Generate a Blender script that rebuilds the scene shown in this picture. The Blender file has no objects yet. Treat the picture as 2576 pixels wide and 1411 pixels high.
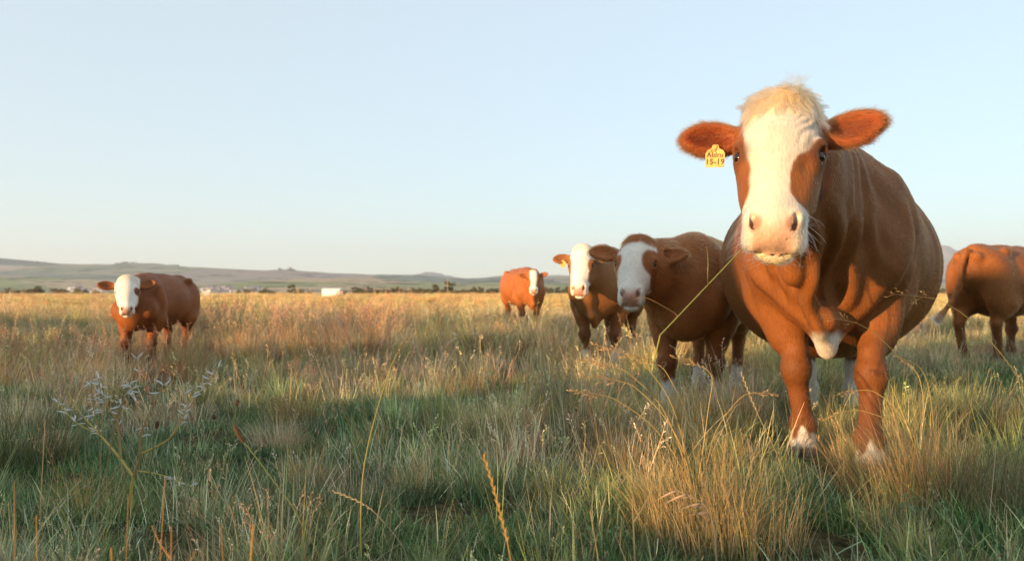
import bpy, bmesh, math, random
import numpy as np
from mathutils import Vector, Matrix, Euler

scene = bpy.context.scene
COL = scene.collection
R = math.radians
rng = np.random.default_rng(7)
random.seed(7)

# ------------------------------------------------------------------ camera
CAM_H = 0.72
cam_d = bpy.data.cameras.new('camera')
cam_d.lens = 28.0
cam_d.sensor_width = 36.0
cam_d.clip_start = 0.05
cam_d.clip_end = 60000.0
cam_d.dof.use_dof = True
cam_d.dof.focus_distance = 2.75
cam_d.dof.aperture_fstop = 4.0
cam = bpy.data.objects.new('camera', cam_d)
COL.objects.link(cam)
cam.location = (0, 0, CAM_H)
cam.rotation_euler = (R(90 + 0.90), 0, 0)
scene.camera = cam

# ------------------------------------------------------------------ sky, sun, exposure
SUN_AZ = 50.0      # degrees to the left of straight behind the camera
SUN_EL = 5.5
world = bpy.data.worlds.new('World')
scene.world = world
world.use_nodes = True
wn, wl = world.node_tree.nodes, world.node_tree.links
wn.clear()
w_out = wn.new('ShaderNodeOutputWorld')
w_bg = wn.new('ShaderNodeBackground')
sky = wn.new('ShaderNodeTexSky')
sky.sky_type = 'NISHITA'
sky.sun_disc = False
sky.sun_elevation = R(SUN_EL)
sky.sun_rotation = R(180 + SUN_AZ)
sky.altitude = 0
sky.air_density = 1.0
sky.dust_density = 0.0
sky.ozone_density = 3.0
veil = wn.new('ShaderNodeMix')              # thin high haze that pales the whole sky evenly
veil.data_type = 'RGBA'
veil.inputs['Factor'].default_value = 0.50
wl.new(sky.outputs[0], veil.inputs['A'])
veil.inputs['B'].default_value = (3.42, 3.76, 3.72, 1)
wl.new(veil.outputs['Result'], w_bg.inputs['Color'])
w_bg.inputs['Strength'].default_value = 0.143
wl.new(w_bg.outputs[0], w_out.inputs['Surface'])

sun_dir = Vector((-math.sin(R(SUN_AZ)) * math.cos(R(SUN_EL)), -math.cos(R(SUN_AZ)) * math.cos(R(SUN_EL)), math.sin(R(SUN_EL))))
sun_d = bpy.data.lights.new('sun', 'SUN')
sun_d.energy = 4.5
sun_d.angle = R(0.6)
sun_d.color = (1.0, 0.62, 0.30)
sun = bpy.data.objects.new('sun', sun_d)
COL.objects.link(sun)
sun.rotation_euler = sun_dir.to_track_quat('Z', 'Y').to_euler()

vs = scene.view_settings
vs.view_transform = 'Standard'
vs.look = 'None'
vs.exposure = 1.18
vs.gamma = 1.0
vs.use_curve_mapping = False
scene.cycles.max_bounces = 8
scene.cycles.transparent_max_bounces = 6
scene.cycles.volume_bounces = 1
scene.cycles.use_denoising = True

# ------------------------------------------------------------------ small helpers
def px(xd, yd, Y):
    """A point at depth Y seen at (xd, yd) of a 2576-wide view of the scene; used while laying things out."""
    return np.array(((xd - 1288) / 2002 * Y, Y, CAM_H + (736 - yd) / 2002 * Y))

def link(o, parent=None):
    COL.objects.link(o)
    if parent is not None:
        o.parent = parent
    return o

def tag(o, label=None, cat=None, group=None, kind=None):
    if label: o['label'] = label
    if cat: o['category'] = cat
    if group: o['group'] = group
    if kind: o['kind'] = kind
    return o

def empty(name, loc=(0, 0, 0), rz=0.0):
    o = bpy.data.objects.new(name, None)
    o.empty_display_size = 0.1
    COL.objects.link(o)
    o.location = loc
    o.rotation_euler = (0, 0, rz)
    return o

def mesh_np(name, V, F, mat=None, smooth=True, col=None):
    """Mesh from numpy vertices and equal-length faces."""
    V = np.asarray(V, np.float32); F = np.asarray(F, np.int32)
    me = bpy.data.meshes.new(name)
    n = F.shape[1]
    me.vertices.add(len(V)); me.vertices.foreach_set('co', V.ravel())
    me.loops.add(F.size); me.loops.foreach_set('vertex_index', F.ravel())
    me.polygons.add(len(F))
    me.polygons.foreach_set('loop_start', np.arange(0, F.size, n, dtype=np.int32))
    me.polygons.foreach_set('loop_total', np.full(len(F), n, np.int32))
    me.polygons.foreach_set('use_smooth', np.full(len(F), smooth, bool))
    me.update(calc_edges=True)
    if col is not None:
        c = np.ones((len(V), 4), np.float32); c[:, :3] = col
        at = me.color_attributes.new('tint', 'FLOAT_COLOR', 'POINT')
        at.data.foreach_set('color', c.ravel())
    if mat: me.materials.append(mat)
    return me

def hash3(i, j, k, s):
    n = (i * 374761393 + j * 668265263 + k * 2147483647 + s * 1274126177) & 0xFFFFFFFF
    n = ((n ^ (n >> 13)) * 1274126177) & 0xFFFFFFFF
    n = ((n ^ (n >> 16)) * 2246822519) & 0xFFFFFFFF
    return ((n ^ (n >> 15)) & 0xFFFFFF) / float(0xFFFFFF)

def vnoise(P, scale=1.0, seed=0, octaves=1):
    """Value noise in -1..1 at points P (n,3)."""
    P = np.asarray(P, np.float64) * scale
    out = np.zeros(len(P)); amp = 1.0; tot = 0.0
    for o in range(octaves):
        b = np.floor(P).astype(np.int64); f = P - b
        f = f * f * (3 - 2 * f)
        v = 0
        for dx in (0, 1):
            for dy in (0, 1):
                for dz in (0, 1):
                    w = (f[:, 0] if dx else 1 - f[:, 0]) * (f[:, 1] if dy else 1 - f[:, 1]) * (f[:, 2] if dz else 1 - f[:, 2])
                    v = v + w * hash3(b[:, 0] + dx, b[:, 1] + dy, b[:, 2] + dz, seed + o * 17)
        out += amp * (v * 2 - 1); tot += amp
        amp *= 0.5; P = P * 2.03 + 11.7
    return out / tot

def sstep(a, b, x):
    t = np.clip((x - a) / (b - a), 0, 1)
    return t * t * (3 - 2 * t)

# ------------------------------------------------------------------ node helpers
def new_mat(name):
    m = bpy.data.materials.new(name); m.use_nodes = True
    nt = m.node_tree; nt.nodes.clear()
    return m, nt.nodes, nt.links

def simple_mat(name, color, rough=0.7, var=0.25, scale=8.0, bump=0.0, spec=0.3):
    m, N, L = new_mat(name)
    out = N.new('ShaderNodeOutputMaterial'); p = N.new('ShaderNodeBsdfPrincipled')
    L.new(p.outputs[0], out.inputs['Surface'])
    tc = N.new('ShaderNodeTexCoord'); nz = N.new('ShaderNodeTexNoise')
    nz.inputs['Scale'].default_value = scale; nz.inputs['Detail'].default_value = 5
    L.new(tc.outputs['Object'], nz.inputs['Vector'])
    mr = N.new('ShaderNodeMapRange'); mr.inputs['To Min'].default_value = 1 - var; mr.inputs['To Max'].default_value = 1 + var
    L.new(nz.outputs[0], mr.inputs['Value'])
    mx = N.new('ShaderNodeMix'); mx.data_type = 'RGBA'; mx.blend_type = 'MULTIPLY'; mx.inputs['Factor'].default_value = 1
    mx.inputs['A'].default_value = (*color, 1)
    L.new(mr.outputs[0], mx.inputs['B'])
    L.new(mx.outputs['Result'], p.inputs['Base Color'])
    p.inputs['Roughness'].default_value = rough
    p.inputs['Specular IOR Level'].default_value = spec
    if bump:
        b = N.new('ShaderNodeBump'); b.inputs['Strength'].default_value = bump; b.inputs['Distance'].default_value = 0.02
        L.new(nz.outputs[0], b.inputs['Height']); L.new(b.outputs[0], p.inputs['Normal'])
    return m
# ------------------------------------------------------------------ smooth bodies: a signed distance field turned into one mesh
class Body:
    def __init__(self):
        self.ops = []          # (kind, params, k, add/sub)
    def ell(self, c, r, k=0.03, rot=None, sub=False):
        self.ops.append(('e', np.array(c, float), np.array(r, float), np.eye(3) if rot is None else np.array(rot, float), k, sub)); return self
    def cone(self, a, b, ra, rb, k=0.03, sub=False):
        self.ops.append(('c', np.array(a, float), np.array(b, float), (ra, rb), k, sub)); return self
    def mesh(self, xs, ys, zs):
        X, Y, Z = (np.asarray(v, np.float32) for v in (xs, ys, zs))
        F = np.full((len(X), len(Y), len(Z)), 1.0, np.float32)
        for op in self.ops:
            if op[0] == 'e':
                _, c, r, rot, k, sub = op
                ext = np.sqrt(((rot * r[None, :]) ** 2).sum(1))
                lo, hi = c - ext, c + ext
            else:
                _, a, b, rr, k, sub = op
                m = max(rr); lo, hi = np.minimum(a, b) - m, np.maximum(a, b) + m
            mg = k + 0.035
            sl = []
            for A, l, h in ((X, lo[0], hi[0]), (Y, lo[1], hi[1]), (Z, lo[2], hi[2])):
                i0 = int(np.searchsorted(A, l - mg)); i1 = int(np.searchsorted(A, h + mg))
                sl.append(slice(i0, max(i1, i0)))
            if any(s.stop <= s.start for s in sl): continue
            x = X[sl[0]][:, None, None]; y = Y[sl[1]][None, :, None]; z = Z[sl[2]][None, None, :]
            if op[0] == 'e':
                dx, dy, dz = x - np.float32(c[0]), y - np.float32(c[1]), z - np.float32(c[2])
                k0 = 0; k1 = 0
                for j in range(3):
                    p = np.float32(rot[0, j]) * dx + np.float32(rot[1, j]) * dy + np.float32(rot[2, j]) * dz
                    p2 = (p / np.float32(r[j])) ** 2
                    k0 = k0 + p2; k1 = k1 + p2 / np.float32(r[j] ** 2)
                k0 = np.sqrt(k0); k1 = np.sqrt(k1) + 1e-6
                d = k0 * (k0 - 1) / k1
                d = np.maximum(d, -np.float32(min(r)))
            else:
                ab = b - a; L2 = float(ab @ ab) + 1e-9
                dx, dy, dz = x - np.float32(a[0]), y - np.float32(a[1]), z - np.float32(a[2])
                t = np.clip((dx * np.float32(ab[0]) + dy * np.float32(ab[1]) + dz * np.float32(ab[2])) / np.float32(L2), 0, 1)
                d = np.sqrt((dx - t * np.float32(ab[0])) ** 2 + (dy - t * np.float32(ab[1])) ** 2 + (dz - t * np.float32(ab[2])) ** 2) - (np.float32(rr[0]) + t * np.float32(rr[1] - rr[0]))
            f = F[sl[0], sl[1], sl[2]]
            kk = np.float32(max(k, 1e-4))
            if sub:
                d = -d
                h = np.clip(0.5 - 0.5 * (d - f) / kk, 0, 1)
                F[sl[0], sl[1], sl[2]] = d * (1 - h) + f * h + kk * h * (1 - h)
            else:
                h = np.clip(0.5 + 0.5 * (d - f) / kk, 0, 1)
                F[sl[0], sl[1], sl[2]] = d * (1 - h) + f * h - kk * h * (1 - h)
        return surface_nets(F, X, Y, Z)

def surface_nets(F, X, Y, Z):
    S = F < 0
    n = S.astype(np.uint8)
    cnt = n[:-1, :-1, :-1] + n[1:, :-1, :-1] + n[:-1, 1:, :-1] + n[:-1, :-1, 1:] + n[1:, 1:, :-1] + n[1:, :-1, 1:] + n[:-1, 1:, 1:] + n[1:, 1:, 1:]
    act = (cnt > 0) & (cnt < 8)
    I, J, K = np.nonzero(act)
    idx = np.full(act.shape, -1, np.int32); idx[I, J, K] = np.arange(len(I))
    corner = [(a, b, c) for a in (0, 1) for b in (0, 1) for c in (0, 1)]
    val = {q: F[I + q[0], J + q[1], K + q[2]] for q in corner}
    P = np.zeros((len(I), 3)); W = np.zeros(len(I))
    co = {0: (X, I), 1: (Y, J), 2: (Z, K)}
    for q in corner:
        for ax in range(3):
            if q[ax]: continue
            q2 = list(q); q2[ax] = 1; q2 = tuple(q2)
            f0, f1 = val[q], val[q2]
            m = (f0 < 0) != (f1 < 0)
            t = np.where(m, f0 / np.where(np.abs(f0 - f1) < 1e-12, 1, f0 - f1), 0)
            for d in range(3):
                A, B = co[d]
                p0 = A[B + q[d]]; p1 = A[B + q2[d]]
                P[:, d] += np.where(m, p0 + t * (p1 - p0), 0)
            W += m
    P /= W[:, None]
    faces = []
    for ax in range(3):
        s0 = [slice(None)] * 3; s1 = [slice(None)] * 3
        s0[ax] = slice(0, -1); s1[ax] = slice(1, None)
        a, b = S[tuple(s0)], S[tuple(s1)]
        u, v = [(1, 2), (2, 0), (0, 1)][ax]
        E = np.argwhere(a != b)
        E = E[(E[:, u] > 0) & (E[:, v] > 0) & (E[:, u] < S.shape[u] - 1) & (E[:, v] < S.shape[v] - 1)]
        ins = a[E[:, 0], E[:, 1], E[:, 2]]
        def cell(du, dv):
            e = E.copy(); e[:, u] += du; e[:, v] += dv
            return idx[e[:, 0], e[:, 1], e[:, 2]]
        q = np.stack([cell(-1, -1), cell(0, -1), cell(0, 0), cell(-1, 0)], 1)
        q[~ins] = q[~ins][:, ::-1]
        faces.append(q)
    Fq = np.concatenate(faces)
    return P, Fq

def relax(V, F, n=2, f=0.5):
    e = np.concatenate([F[:, [0, 1]], F[:, [1, 2]], F[:, [2, 3]], F[:, [3, 0]]])
    deg = np.bincount(e[:, 0], minlength=len(V)) + np.bincount(e[:, 1], minlength=len(V))
    for it in range(n):
        acc = np.stack([np.bincount(e[:, 0], V[e[:, 1], d], len(V)) + np.bincount(e[:, 1], V[e[:, 0], d], len(V)) for d in range(3)], 1)
        V = V + ((f if it % 2 == 0 else -f * 0.9)) * (acc / np.maximum(deg, 1)[:, None] - V)
    return V

def normals(V, F):
    n = np.cross(V[F[:, 2]] - V[F[:, 0]], V[F[:, 3]] - V[F[:, 1]])
    out = np.stack([sum(np.bincount(F[:, c], n[:, d], len(V)) for c in range(4)) for d in range(3)], 1)
    return out / (np.linalg.norm(out, axis=1, keepdims=True) + 1e-12)

def axis_grid(lo, hi, coarse, fines=()):
    """Grid lines from lo to hi, spaced coarse, but finer inside each (a, b, step)."""
    p = [lo]
    while p[-1] < hi:
        st = coarse
        for a, b, s in fines:
            if a - coarse <= p[-1] <= b: st = min(st, s)
        p.append(p[-1] + st)
    return np.array(p)
# ------------------------------------------------------------------ coat materials
def coat_mat():
    m, N, L = new_mat('cattle_coat')
    out = N.new('ShaderNodeOutputMaterial'); p = N.new('ShaderNodeBsdfPrincipled')
    L.new(p.outputs[0], out.inputs['Surface'])
    at = N.new('ShaderNodeAttribute'); at.attribute_name = 'tint'
    tc = N.new('ShaderNodeTexCoord')
    mp = N.new('ShaderNodeMapping'); mp.inputs['Scale'].default_value = (55, 130, 45)
    L.new(tc.outputs['Object'], mp.inputs['Vector'])
    nz = N.new('ShaderNodeTexNoise'); nz.inputs['Scale'].default_value = 1.0; nz.inputs['Detail'].default_value = 4
    L.new(mp.outputs[0], nz.inputs['Vector'])
    n2 = N.new('ShaderNodeTexNoise'); n2.inputs['Scale'].default_value = 7.0; n2.inputs['Detail'].default_value = 3
    L.new(tc.outputs['Object'], n2.inputs['Vector'])
    ad = N.new('ShaderNodeMath'); ad.operation = 'ADD'
    L.new(nz.outputs[0], ad.inputs[0]); L.new(n2.outputs[0], ad.inputs[1])
    mr = N.new('ShaderNodeMapRange'); mr.inputs['From Max'].default_value = 2; mr.inputs['To Min'].default_value = 0.45; mr.inputs['To Max'].default_value = 1.55
    L.new(ad.outputs[0], mr.inputs['Value'])
    mx = N.new('ShaderNodeMix'); mx.data_type = 'RGBA'; mx.blend_type = 'MULTIPLY'; mx.inputs['Factor'].default_value = 1
    L.new(at.outputs['Color'], mx.inputs['A']); L.new(mr.outputs[0], mx.inputs['B'])
    L.new(mx.outputs['Result'], p.inputs['Base Color'])
    p.inputs['Roughness'].default_value = 0.55
    p.inputs['Specular IOR Level'].default_value = 0.16
    p.inputs['Sheen Weight'].default_value = 0.08
    p.inputs['Sheen Roughness'].default_value = 0.5
    L.new(at.outputs['Color'], p.inputs['Sheen Tint'])
    b = N.new('ShaderNodeBump'); b.inputs['Strength'].default_value = 0.45; b.inputs['Distance'].default_value = 0.006
    L.new(nz.outputs[0], b.inputs['Height']); L.new(b.outputs[0], p.inputs['Normal'])
    return m

def hair_mat():
    m, N, L = new_mat('cattle_hair')
    out = N.new('ShaderNodeOutputMaterial')
    at = N.new('ShaderNodeAttribute'); at.attribute_name = 'tint'
    h = N.new('ShaderNodeBsdfHairPrincipled')
    h.parametrization = 'COLOR'
    L.new(at.outputs['Color'], h.inputs['Color'])
    h.inputs['Roughness'].default_value = 0.5
    h.inputs['Radial Roughness'].default_value = 0.6
    h.inputs['IOR'].default_value = 1.38
    h.inputs['Coat'].default_value = 0.0
    h.inputs['Random Roughness'].default_value = 0.2
    L.new(h.outputs[0], out.inputs['Surface'])
    return m

MAT_COAT = coat_mat()
MAT_HAIR = hair_mat()
MAT_EYE = simple_mat('eye_wet', (0.012, 0.007, 0.005), rough=0.08, var=0.1, spec=0.6)
MAT_HOOF = simple_mat('hoof_horn', (0.16, 0.12, 0.085), rough=0.6, var=0.4, scale=30)

BROWN = np.array((0.235, 0.081, 0.020))
BROWN_DK = np.array((0.110, 0.038, 0.013))
WHITE = np.array((0.60, 0.54, 0.46))
CREAM = np.array((0.52, 0.36, 0.19))
PINK = np.array((0.56, 0.355, 0.255))

def rotm(ax, ang):
    return np.array(Matrix.Rotation(ang, 3, ax))

def head_frame(pitch, yaw, roll):
    """Columns: a (down the face), s (animal's left), n (out of the face)."""
    a = np.array((math.cos(R(pitch)), 0, -math.sin(R(pitch))))
    n = np.array((math.sin(R(pitch)), 0, math.cos(R(pitch))))
    s = np.array((0, 1.0, 0))
    Q = Matrix.Rotation(R(roll), 3, Vector(n))      # tilts the face in its own plane
    M = np.stack([a, s, n], 1)
    M = np.array(Q) @ M
    return rotm('Z', R(yaw)) @ M

def build_cow(name, loc, heading, P):
    S = P.get('S', 1.0)
    hs = P.get('hs', 1.0)
    bw = P.get('bw', 0.50); bb = P.get('bb', 0.46)        # belly half width, belly bottom
    lean = P.get('lean', 0.0)
    B = Body()
    top = P.get('top', 1.38)
    ry = bw
    # trunk
    zc = (top + bb) / 2
    B.ell((-0.15, 0, zc), (0.74, ry, top - zc), 0.10)
    B.ell((0.42, 0, 0.95), (0.50, 0.74 * max(ry, 0.40), 0.385), 0.12)
    B.ell((-0.74, 0, 1.09), (0.36, 0.29 * P.get('hip', 1), 0.285), 0.10)
    B.ell((0.42, 0, 1.24), (0.30, 0.10, 0.14), 0.10)                      # withers
    for s in (-1, 1):
        B.ell((-0.62, s * 0.225 * P.get('hip', 1), 1.30), (0.08, 0.05, 0.05), 0.06)   # hook bones
        B.ell((-1.04, s * 0.10, 1.24), (0.06, 0.05, 0.06), 0.06)          # pin bones
        B.ell((0.50, s * 0.262, 0.955), (0.14, 0.085, 0.29), 0.045, rotm('Y', R(14)))   # shoulder blade
        B.ell((0.71, s * 0.225, 0.86), (0.14, 0.10, 0.15), 0.05)          # point of the shoulder
        B.ell((0.52, s * 0.235, 0.74), (0.15, 0.095, 0.16), 0.07)         # upper arm
    B.cone((-0.9, 0, 1.33), (0.3, 0, 1.345), 0.045, 0.05, 0.09)           # back bone
    # head frame and neck
    poll = np.array(P['poll'], float)
    M = head_frame(*P['pose'])
    hp = lambda a, s, n: poll + hs * (M @ np.array((a, s, n)))
    nb = hp(0.08, 0, -0.19); th = hp(0.26, 0, -0.25)
    B.cone((0.50, 0, 1.13), nb, 0.235, 0.125 * hs, 0.10)
    B.cone((0.66, 0, 0.93), th, 0.24, 0.085 * hs, 0.10)
    mid = (np.array((0.66, 0, 1.04)) + hp(0.16, 0, -0.21)) / 2
    B.ell(mid, (0.30, 0.15, 0.23), 0.10, rotm('Y', R(-10)))
    B.ell((0.74, 0, 0.77), (0.20, 0.21, 0.21), 0.10)                      # breast
    if P.get('dewlap', 1):
        dt = P.get('dew', 1.0)
        d0 = hp(0.34, 0, -0.27); d2 = np.array((0.97, d0[1] * 0.15, 0.60)); d3 = np.array((0.86, 0.0, 0.485))
        d1 = 0.5 * (d0 + d2) + np.array((-0.055, 0, 0.0))
        B.cone(d0 + (-0.06, 0, 0.05), d1, 0.020, 0.022 * dt, 0.13); B.cone(d1, d2, 0.022 * dt, 0.032 * dt, 0.10); B.cone(d2, d3, 0.042 * dt, 0.030 * dt, 0.06)
        B.ell((0.80, 0, 0.66), (0.10, 0.08, 0.16), 0.08)
    lt = P.get('legw', 1.0)
    # front legs: knee, fetlock and hoof under each given foot
    for s, (fx, fy) in zip((-1, 1), P['front']):
        el = np.array((0.50, s * 0.215, 0.72))
        kn = np.array((0.35 * 0.56 + 0.65 * fx, 0.25 * s * 0.2 + 0.75 * fy, 0.395))
        kn[0] += P.get('kfwd', 0.02)
        ft = np.array((fx - 0.015, fy, 0.145))
        B.cone(el, kn + (-0.005, 0, 0.09), 0.122, 0.056 * lt, 0.06)
        B.ell(el * 0.55 + kn * 0.45 + (0.035, s * 0.01, 0.03), (0.075, 0.075, 0.15), 0.05)
        B.ell(kn, (0.069 * lt, 0.073 * lt, 0.078), 0.035)
        B.ell(kn + (0.035 * lt, 0, 0.0), (0.035, 0.055 * lt, 0.060), 0.03)
        B.cone(kn + (-0.008, 0, -0.05), ft + (0, 0, 0.03), 0.050 * lt, 0.046 * lt, 0.03)
        B.cone(kn + (-0.030, 0, -0.06), ft + (-0.030, 0, 0.02), 0.024, 0.022, 0.02)          # tendon
        B.ell(ft, (0.058, 0.062, 0.052), 0.025)
        for c_ in (-1, 1): B.ell(ft + (-0.050, c_ * 0.028, -0.02), (0.018, 0.016, 0.024), 0.012)     # dewclaws
        B.cone(ft, (fx + 0.03, fy, 0.075), 0.044, 0.056, 0.025)
        for c in (-1, 1):
            B.cone((fx + 0.03, fy + c * 0.032, 0.045), (fx + 0.085, fy + c * 0.030, 0.028), 0.040, 0.026, 0.008)
    for s, (fx, fy) in zip((-1, 1), P['hind']):
        h = P.get('hip', 1)
        B.ell((-0.72, s * 0.19 * h, 0.92), (0.27, 0.145, 0.34), 0.09, rotm('Y', R(-8)))
        B.ell((-0.55, s * 0.215 * h, 0.74), (0.15, 0.11, 0.17), 0.07)
        hk = np.array((fx - 0.10, s * 0.05 + 0.75 * fy, 0.50))
        B.cone((-0.66, s * 0.20 * h, 0.72), hk + (0.02, 0, 0.03), 0.135, 0.062, 0.06)
        B.ell(hk, (0.066, 0.054, 0.075), 0.03)
        B.cone(hk + (-0.045, 0, 0.03), (hk[0] - 0.09, hk[1], hk[2] + 0.14), 0.025, 0.02, 0.04)
        ft = np.array((fx - 0.02, fy, 0.145))
        B.cone(hk, ft, 0.055, 0.046, 0.03)
        B.ell(ft, (0.055, 0.054, 0.055), 0.03)
        B.cone(ft, (fx + 0.03, fy, 0.075), 0.047, 0.052, 0.03)
        for c in (-1, 1):
            B.cone((fx + 0.03, fy + c * 0.030, 0.045), (fx + 0.085, fy + c * 0.028, 0.028), 0.038, 0.026, 0.008)
    # tail
    tl = P.get('tail', [(-1.08, 0, 1.30), (-1.17, 0.0, 1.18), (-1.19, 0.0, 0.95), (-1.18, 0.01, 0.66)])
    for i in range(len(tl) - 1):
        B.cone(tl[i], tl[i + 1], 0.045 if i == 0 else 0.030, 0.030 if i == 0 else 0.024, 0.04 if i == 0 else 0.02)
    B.ell(np.array(tl[-1]) + (np.array(tl[-1]) - np.array(tl[-2])) * 0.45, (0.035, 0.035, 0.15), 0.03)
    if P.get('udder'):
        B.ell((-0.52, 0, 0.56), (0.20, 0.15, 0.14), 0.06)
    # head
    def E(a, s, n, ra, rs, rn, k=0.03, rot=None, sub=False):
        B.ell(hp(a, s, n), np.array((ra, rs, rn)) * hs, k * hs, M if rot is None else M @ rot, sub)
    def Cn(p, q, r0, r1, k=0.03, sub=False):
        B.cone(hp(*p), hp(*q), r0 * hs, r1 * hs, k * hs, sub)
    fat = P.get('hw', 1.0); mz = P.get('mz', 1.0)
    E(0.115, 0, -0.115, 0.145, 0.118 * fat, 0.115, 0.06)                      # skull
    E(0.035, 0, -0.085, 0.075, 0.102 * fat, 0.080, 0.05)                       # poll
    Cn((0.20, 0, -0.105), (0.46, 0, -0.082), 0.108 * fat, 0.074, 0.05)        # face
    E(0.22, 0, -0.075, 0.13, 0.112 * fat, 0.070, 0.05)                        # broad forehead
    for s in (-1, 1):
        E(0.225, s * 0.104 * fat, -0.085, 0.058, 0.036, 0.050, 0.03)          # brow
        E(0.205, s * 0.118 * fat, -0.062, 0.030, 0.026, 0.026, 0.02)          # eyelid ridge
        E(0.275, s * 0.080 * fat, -0.175, 0.125, 0.045, 0.105, 0.05)          # cheek
        E(0.36, s * 0.072, -0.11, 0.10, 0.030, 0.05, 0.05)                    # side of the nose
    Cn((0.30, 0, -0.205), (0.52, 0, -0.150), 0.078, 0.050, 0.05)              # lower jaw
    E(0.478, 0, -0.085, 0.070, 0.074 * mz, 0.070, 0.04)                            # muzzle
    for s in (-1, 1):
        E(0.485, s * 0.056 * mz, -0.058, 0.043, 0.032, 0.036, 0.025)                # nostril wings
        E(0.520, s * 0.060 * mz, -0.108, 0.046, 0.034, 0.048, 0.022)                # lips
    E(0.520, 0, -0.080, 0.036, 0.066 * mz, 0.050, 0.025)                            # front of the muzzle
    E(0.546, 0, -0.156, 0.030, 0.056, 0.034, 0.010)                           # chin
    # mouth: a thin groove between the upper lip and the chin
    mp_ = [(0.552, -0.090, -0.160), (0.556, -0.050, -0.140), (0.558, 0.0, -0.136), (0.556, 0.050, -0.140), (0.552, 0.090, -0.160)]
    for q0, q1 in zip(mp_[:-1], mp_[1:]):
        Cn(q0, q1, 0.0075, 0.0075, 0.005, True)
    # nostrils: comma shaped, opening outwards
    for s in (-1, 1):
        Cn((0.490, s * 0.064, -0.026), (0.515, s * 0.055, -0.046), 0.0095, 0.0125, 0.006, True)
        Cn((0.515, s * 0.055, -0.046), (0.543, s * 0.038, -0.068), 0.0125, 0.0060, 0.006, True)
    # ears
    ears = {}
    for s in (-1, 1):
        up, fw, tw = P.get('ear_r' if s < 0 else 'ear_l', (8, 0, 0))     # lift, sweep forward, twist
        d = np.array((-math.sin(R(up)), s * math.cos(R(up)) * math.cos(R(fw)), math.cos(R(up)) * math.sin(R(fw))))
        base = np.array((0.095, s * 0.098 * fat, -0.155))
        fn = np.array((0.0, 0.0, 1.0)); fn = fn - d * (fn @ d); fn /= np.linalg.norm(fn)
        fn = np.array(Matrix.Rotation(R(tw) * s, 3, Vector(d))) @ fn
        wv = np.cross(fn, d)
        Er = np.stack([d, wv, fn], 1)
        el = P.get('earlen', 1.0)
        Cn(tuple(base), tuple(base + d * 0.06), 0.040, 0.036, 0.03)
        c = base + d * 0.125 * el
        E(*c, 0.088 * el, 0.064 * el, 0.028, 0.03, Er)
        E(*(base + d * 0.175 * el + wv * 0.006), 0.062 * el, 0.040 * el, 0.018, 0.03, Er)
        cc = base + d * 0.135 * el + fn * 0.024
        E(*cc, 0.082 * el, 0.042 * el, 0.026, 0.012, Er, True)
        ears[s] = (base, d, wv, fn, el)
    # eye slits
    for s in (-1, 1):
        E(0.236, s * 0.140 * fat, -0.050, 0.025, 0.026, 0.018, 0.008, rotm('X', R(s * 35)), True)
    # grids: fine where the head is
    hc = hp(0.27, 0, -0.1)
    f = P.get('fine', 0.0); c = P.get('coarse', 0.014)
    tall = max(1.62, hc[2] + 0.45)
    if f:
        gx = axis_grid(-1.35, hc[0] + 0.42, c, [(hc[0] - 0.22, hc[0] + 0.42, f)])
        gy = axis_grid(min(-0.62, hc[1] - 0.44), max(0.62, hc[1] + 0.44), c, [(hc[1] - 0.38, hc[1] + 0.38, f)])
        gz = axis_grid(-0.03, tall, c, [(hc[2] - 0.34, hc[2] + 0.34, f)])
    else:
        gx = np.arange(-1.4, hc[0] + 0.5, c); gy = np.arange(min(-0.62, hc[1] - 0.46), max(0.62, hc[1] + 0.46), c); gz = np.arange(-0.03, tall, c)
    V, F = B.mesh(gx, gy, gz)
    V = relax(V, F, 2, 0.45)
    N = normals(V, F)
    H = (V - poll) / hs @ M
    if 'sculpt' in P:
        V = V + N * P['sculpt'](V, H, N)[:, None]
        N = normals(V, F)
    # keep the soles on the ground
    V[:, 2] = np.maximum(V[:, 2], 0.0)
    inhead = sstep(-0.02, 0.05, 0.40 - np.abs(H[:, 1])) * (H[:, 0] > -0.12) * (V[:, 0] > poll[0] - 0.30) * (H[:, 2] > -0.30)
    ctx = dict(V=V, H=H, N=N, inhead=inhead, poll=poll, M=M, hs=hs, ears=ears, P=P)
    col = P['paint'](ctx)
    # hooves in horn colour
    hoof = sstep(0.075, 0.06, V[:, 2])
    col = col * (1 - hoof[:, None]) + np.array((0.16, 0.12, 0.085)) * hoof[:, None]
    root = empty(name, loc, 0)
    root.rotation_euler = (0, 0, heading)
    root.scale = (S, S, S)
    me = mesh_np('body', V, F, MAT_COAT, True, col)
    body = link(bpy.data.objects.new('body', me), root)
    for s in (-1, 1):
        bm = bmesh.new()
        bmesh.ops.create_uvsphere(bm, u_segments=20, v_segments=14, radius=0.0198 * hs)
        e = bpy.data.meshes.new('eye'); bm.to_mesh(e); bm.free()
        for pl in e.polygons: pl.use_smooth = True
        e.materials.append(MAT_EYE)
        eo = link(bpy.data.objects.new('eye', e), root)
        eo.location = hp(0.238, s * 0.1200 * fat, -0.066)
    ctx.update(F=F, col=col, root=root, hp=hp, body=body)
    return ctx

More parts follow.
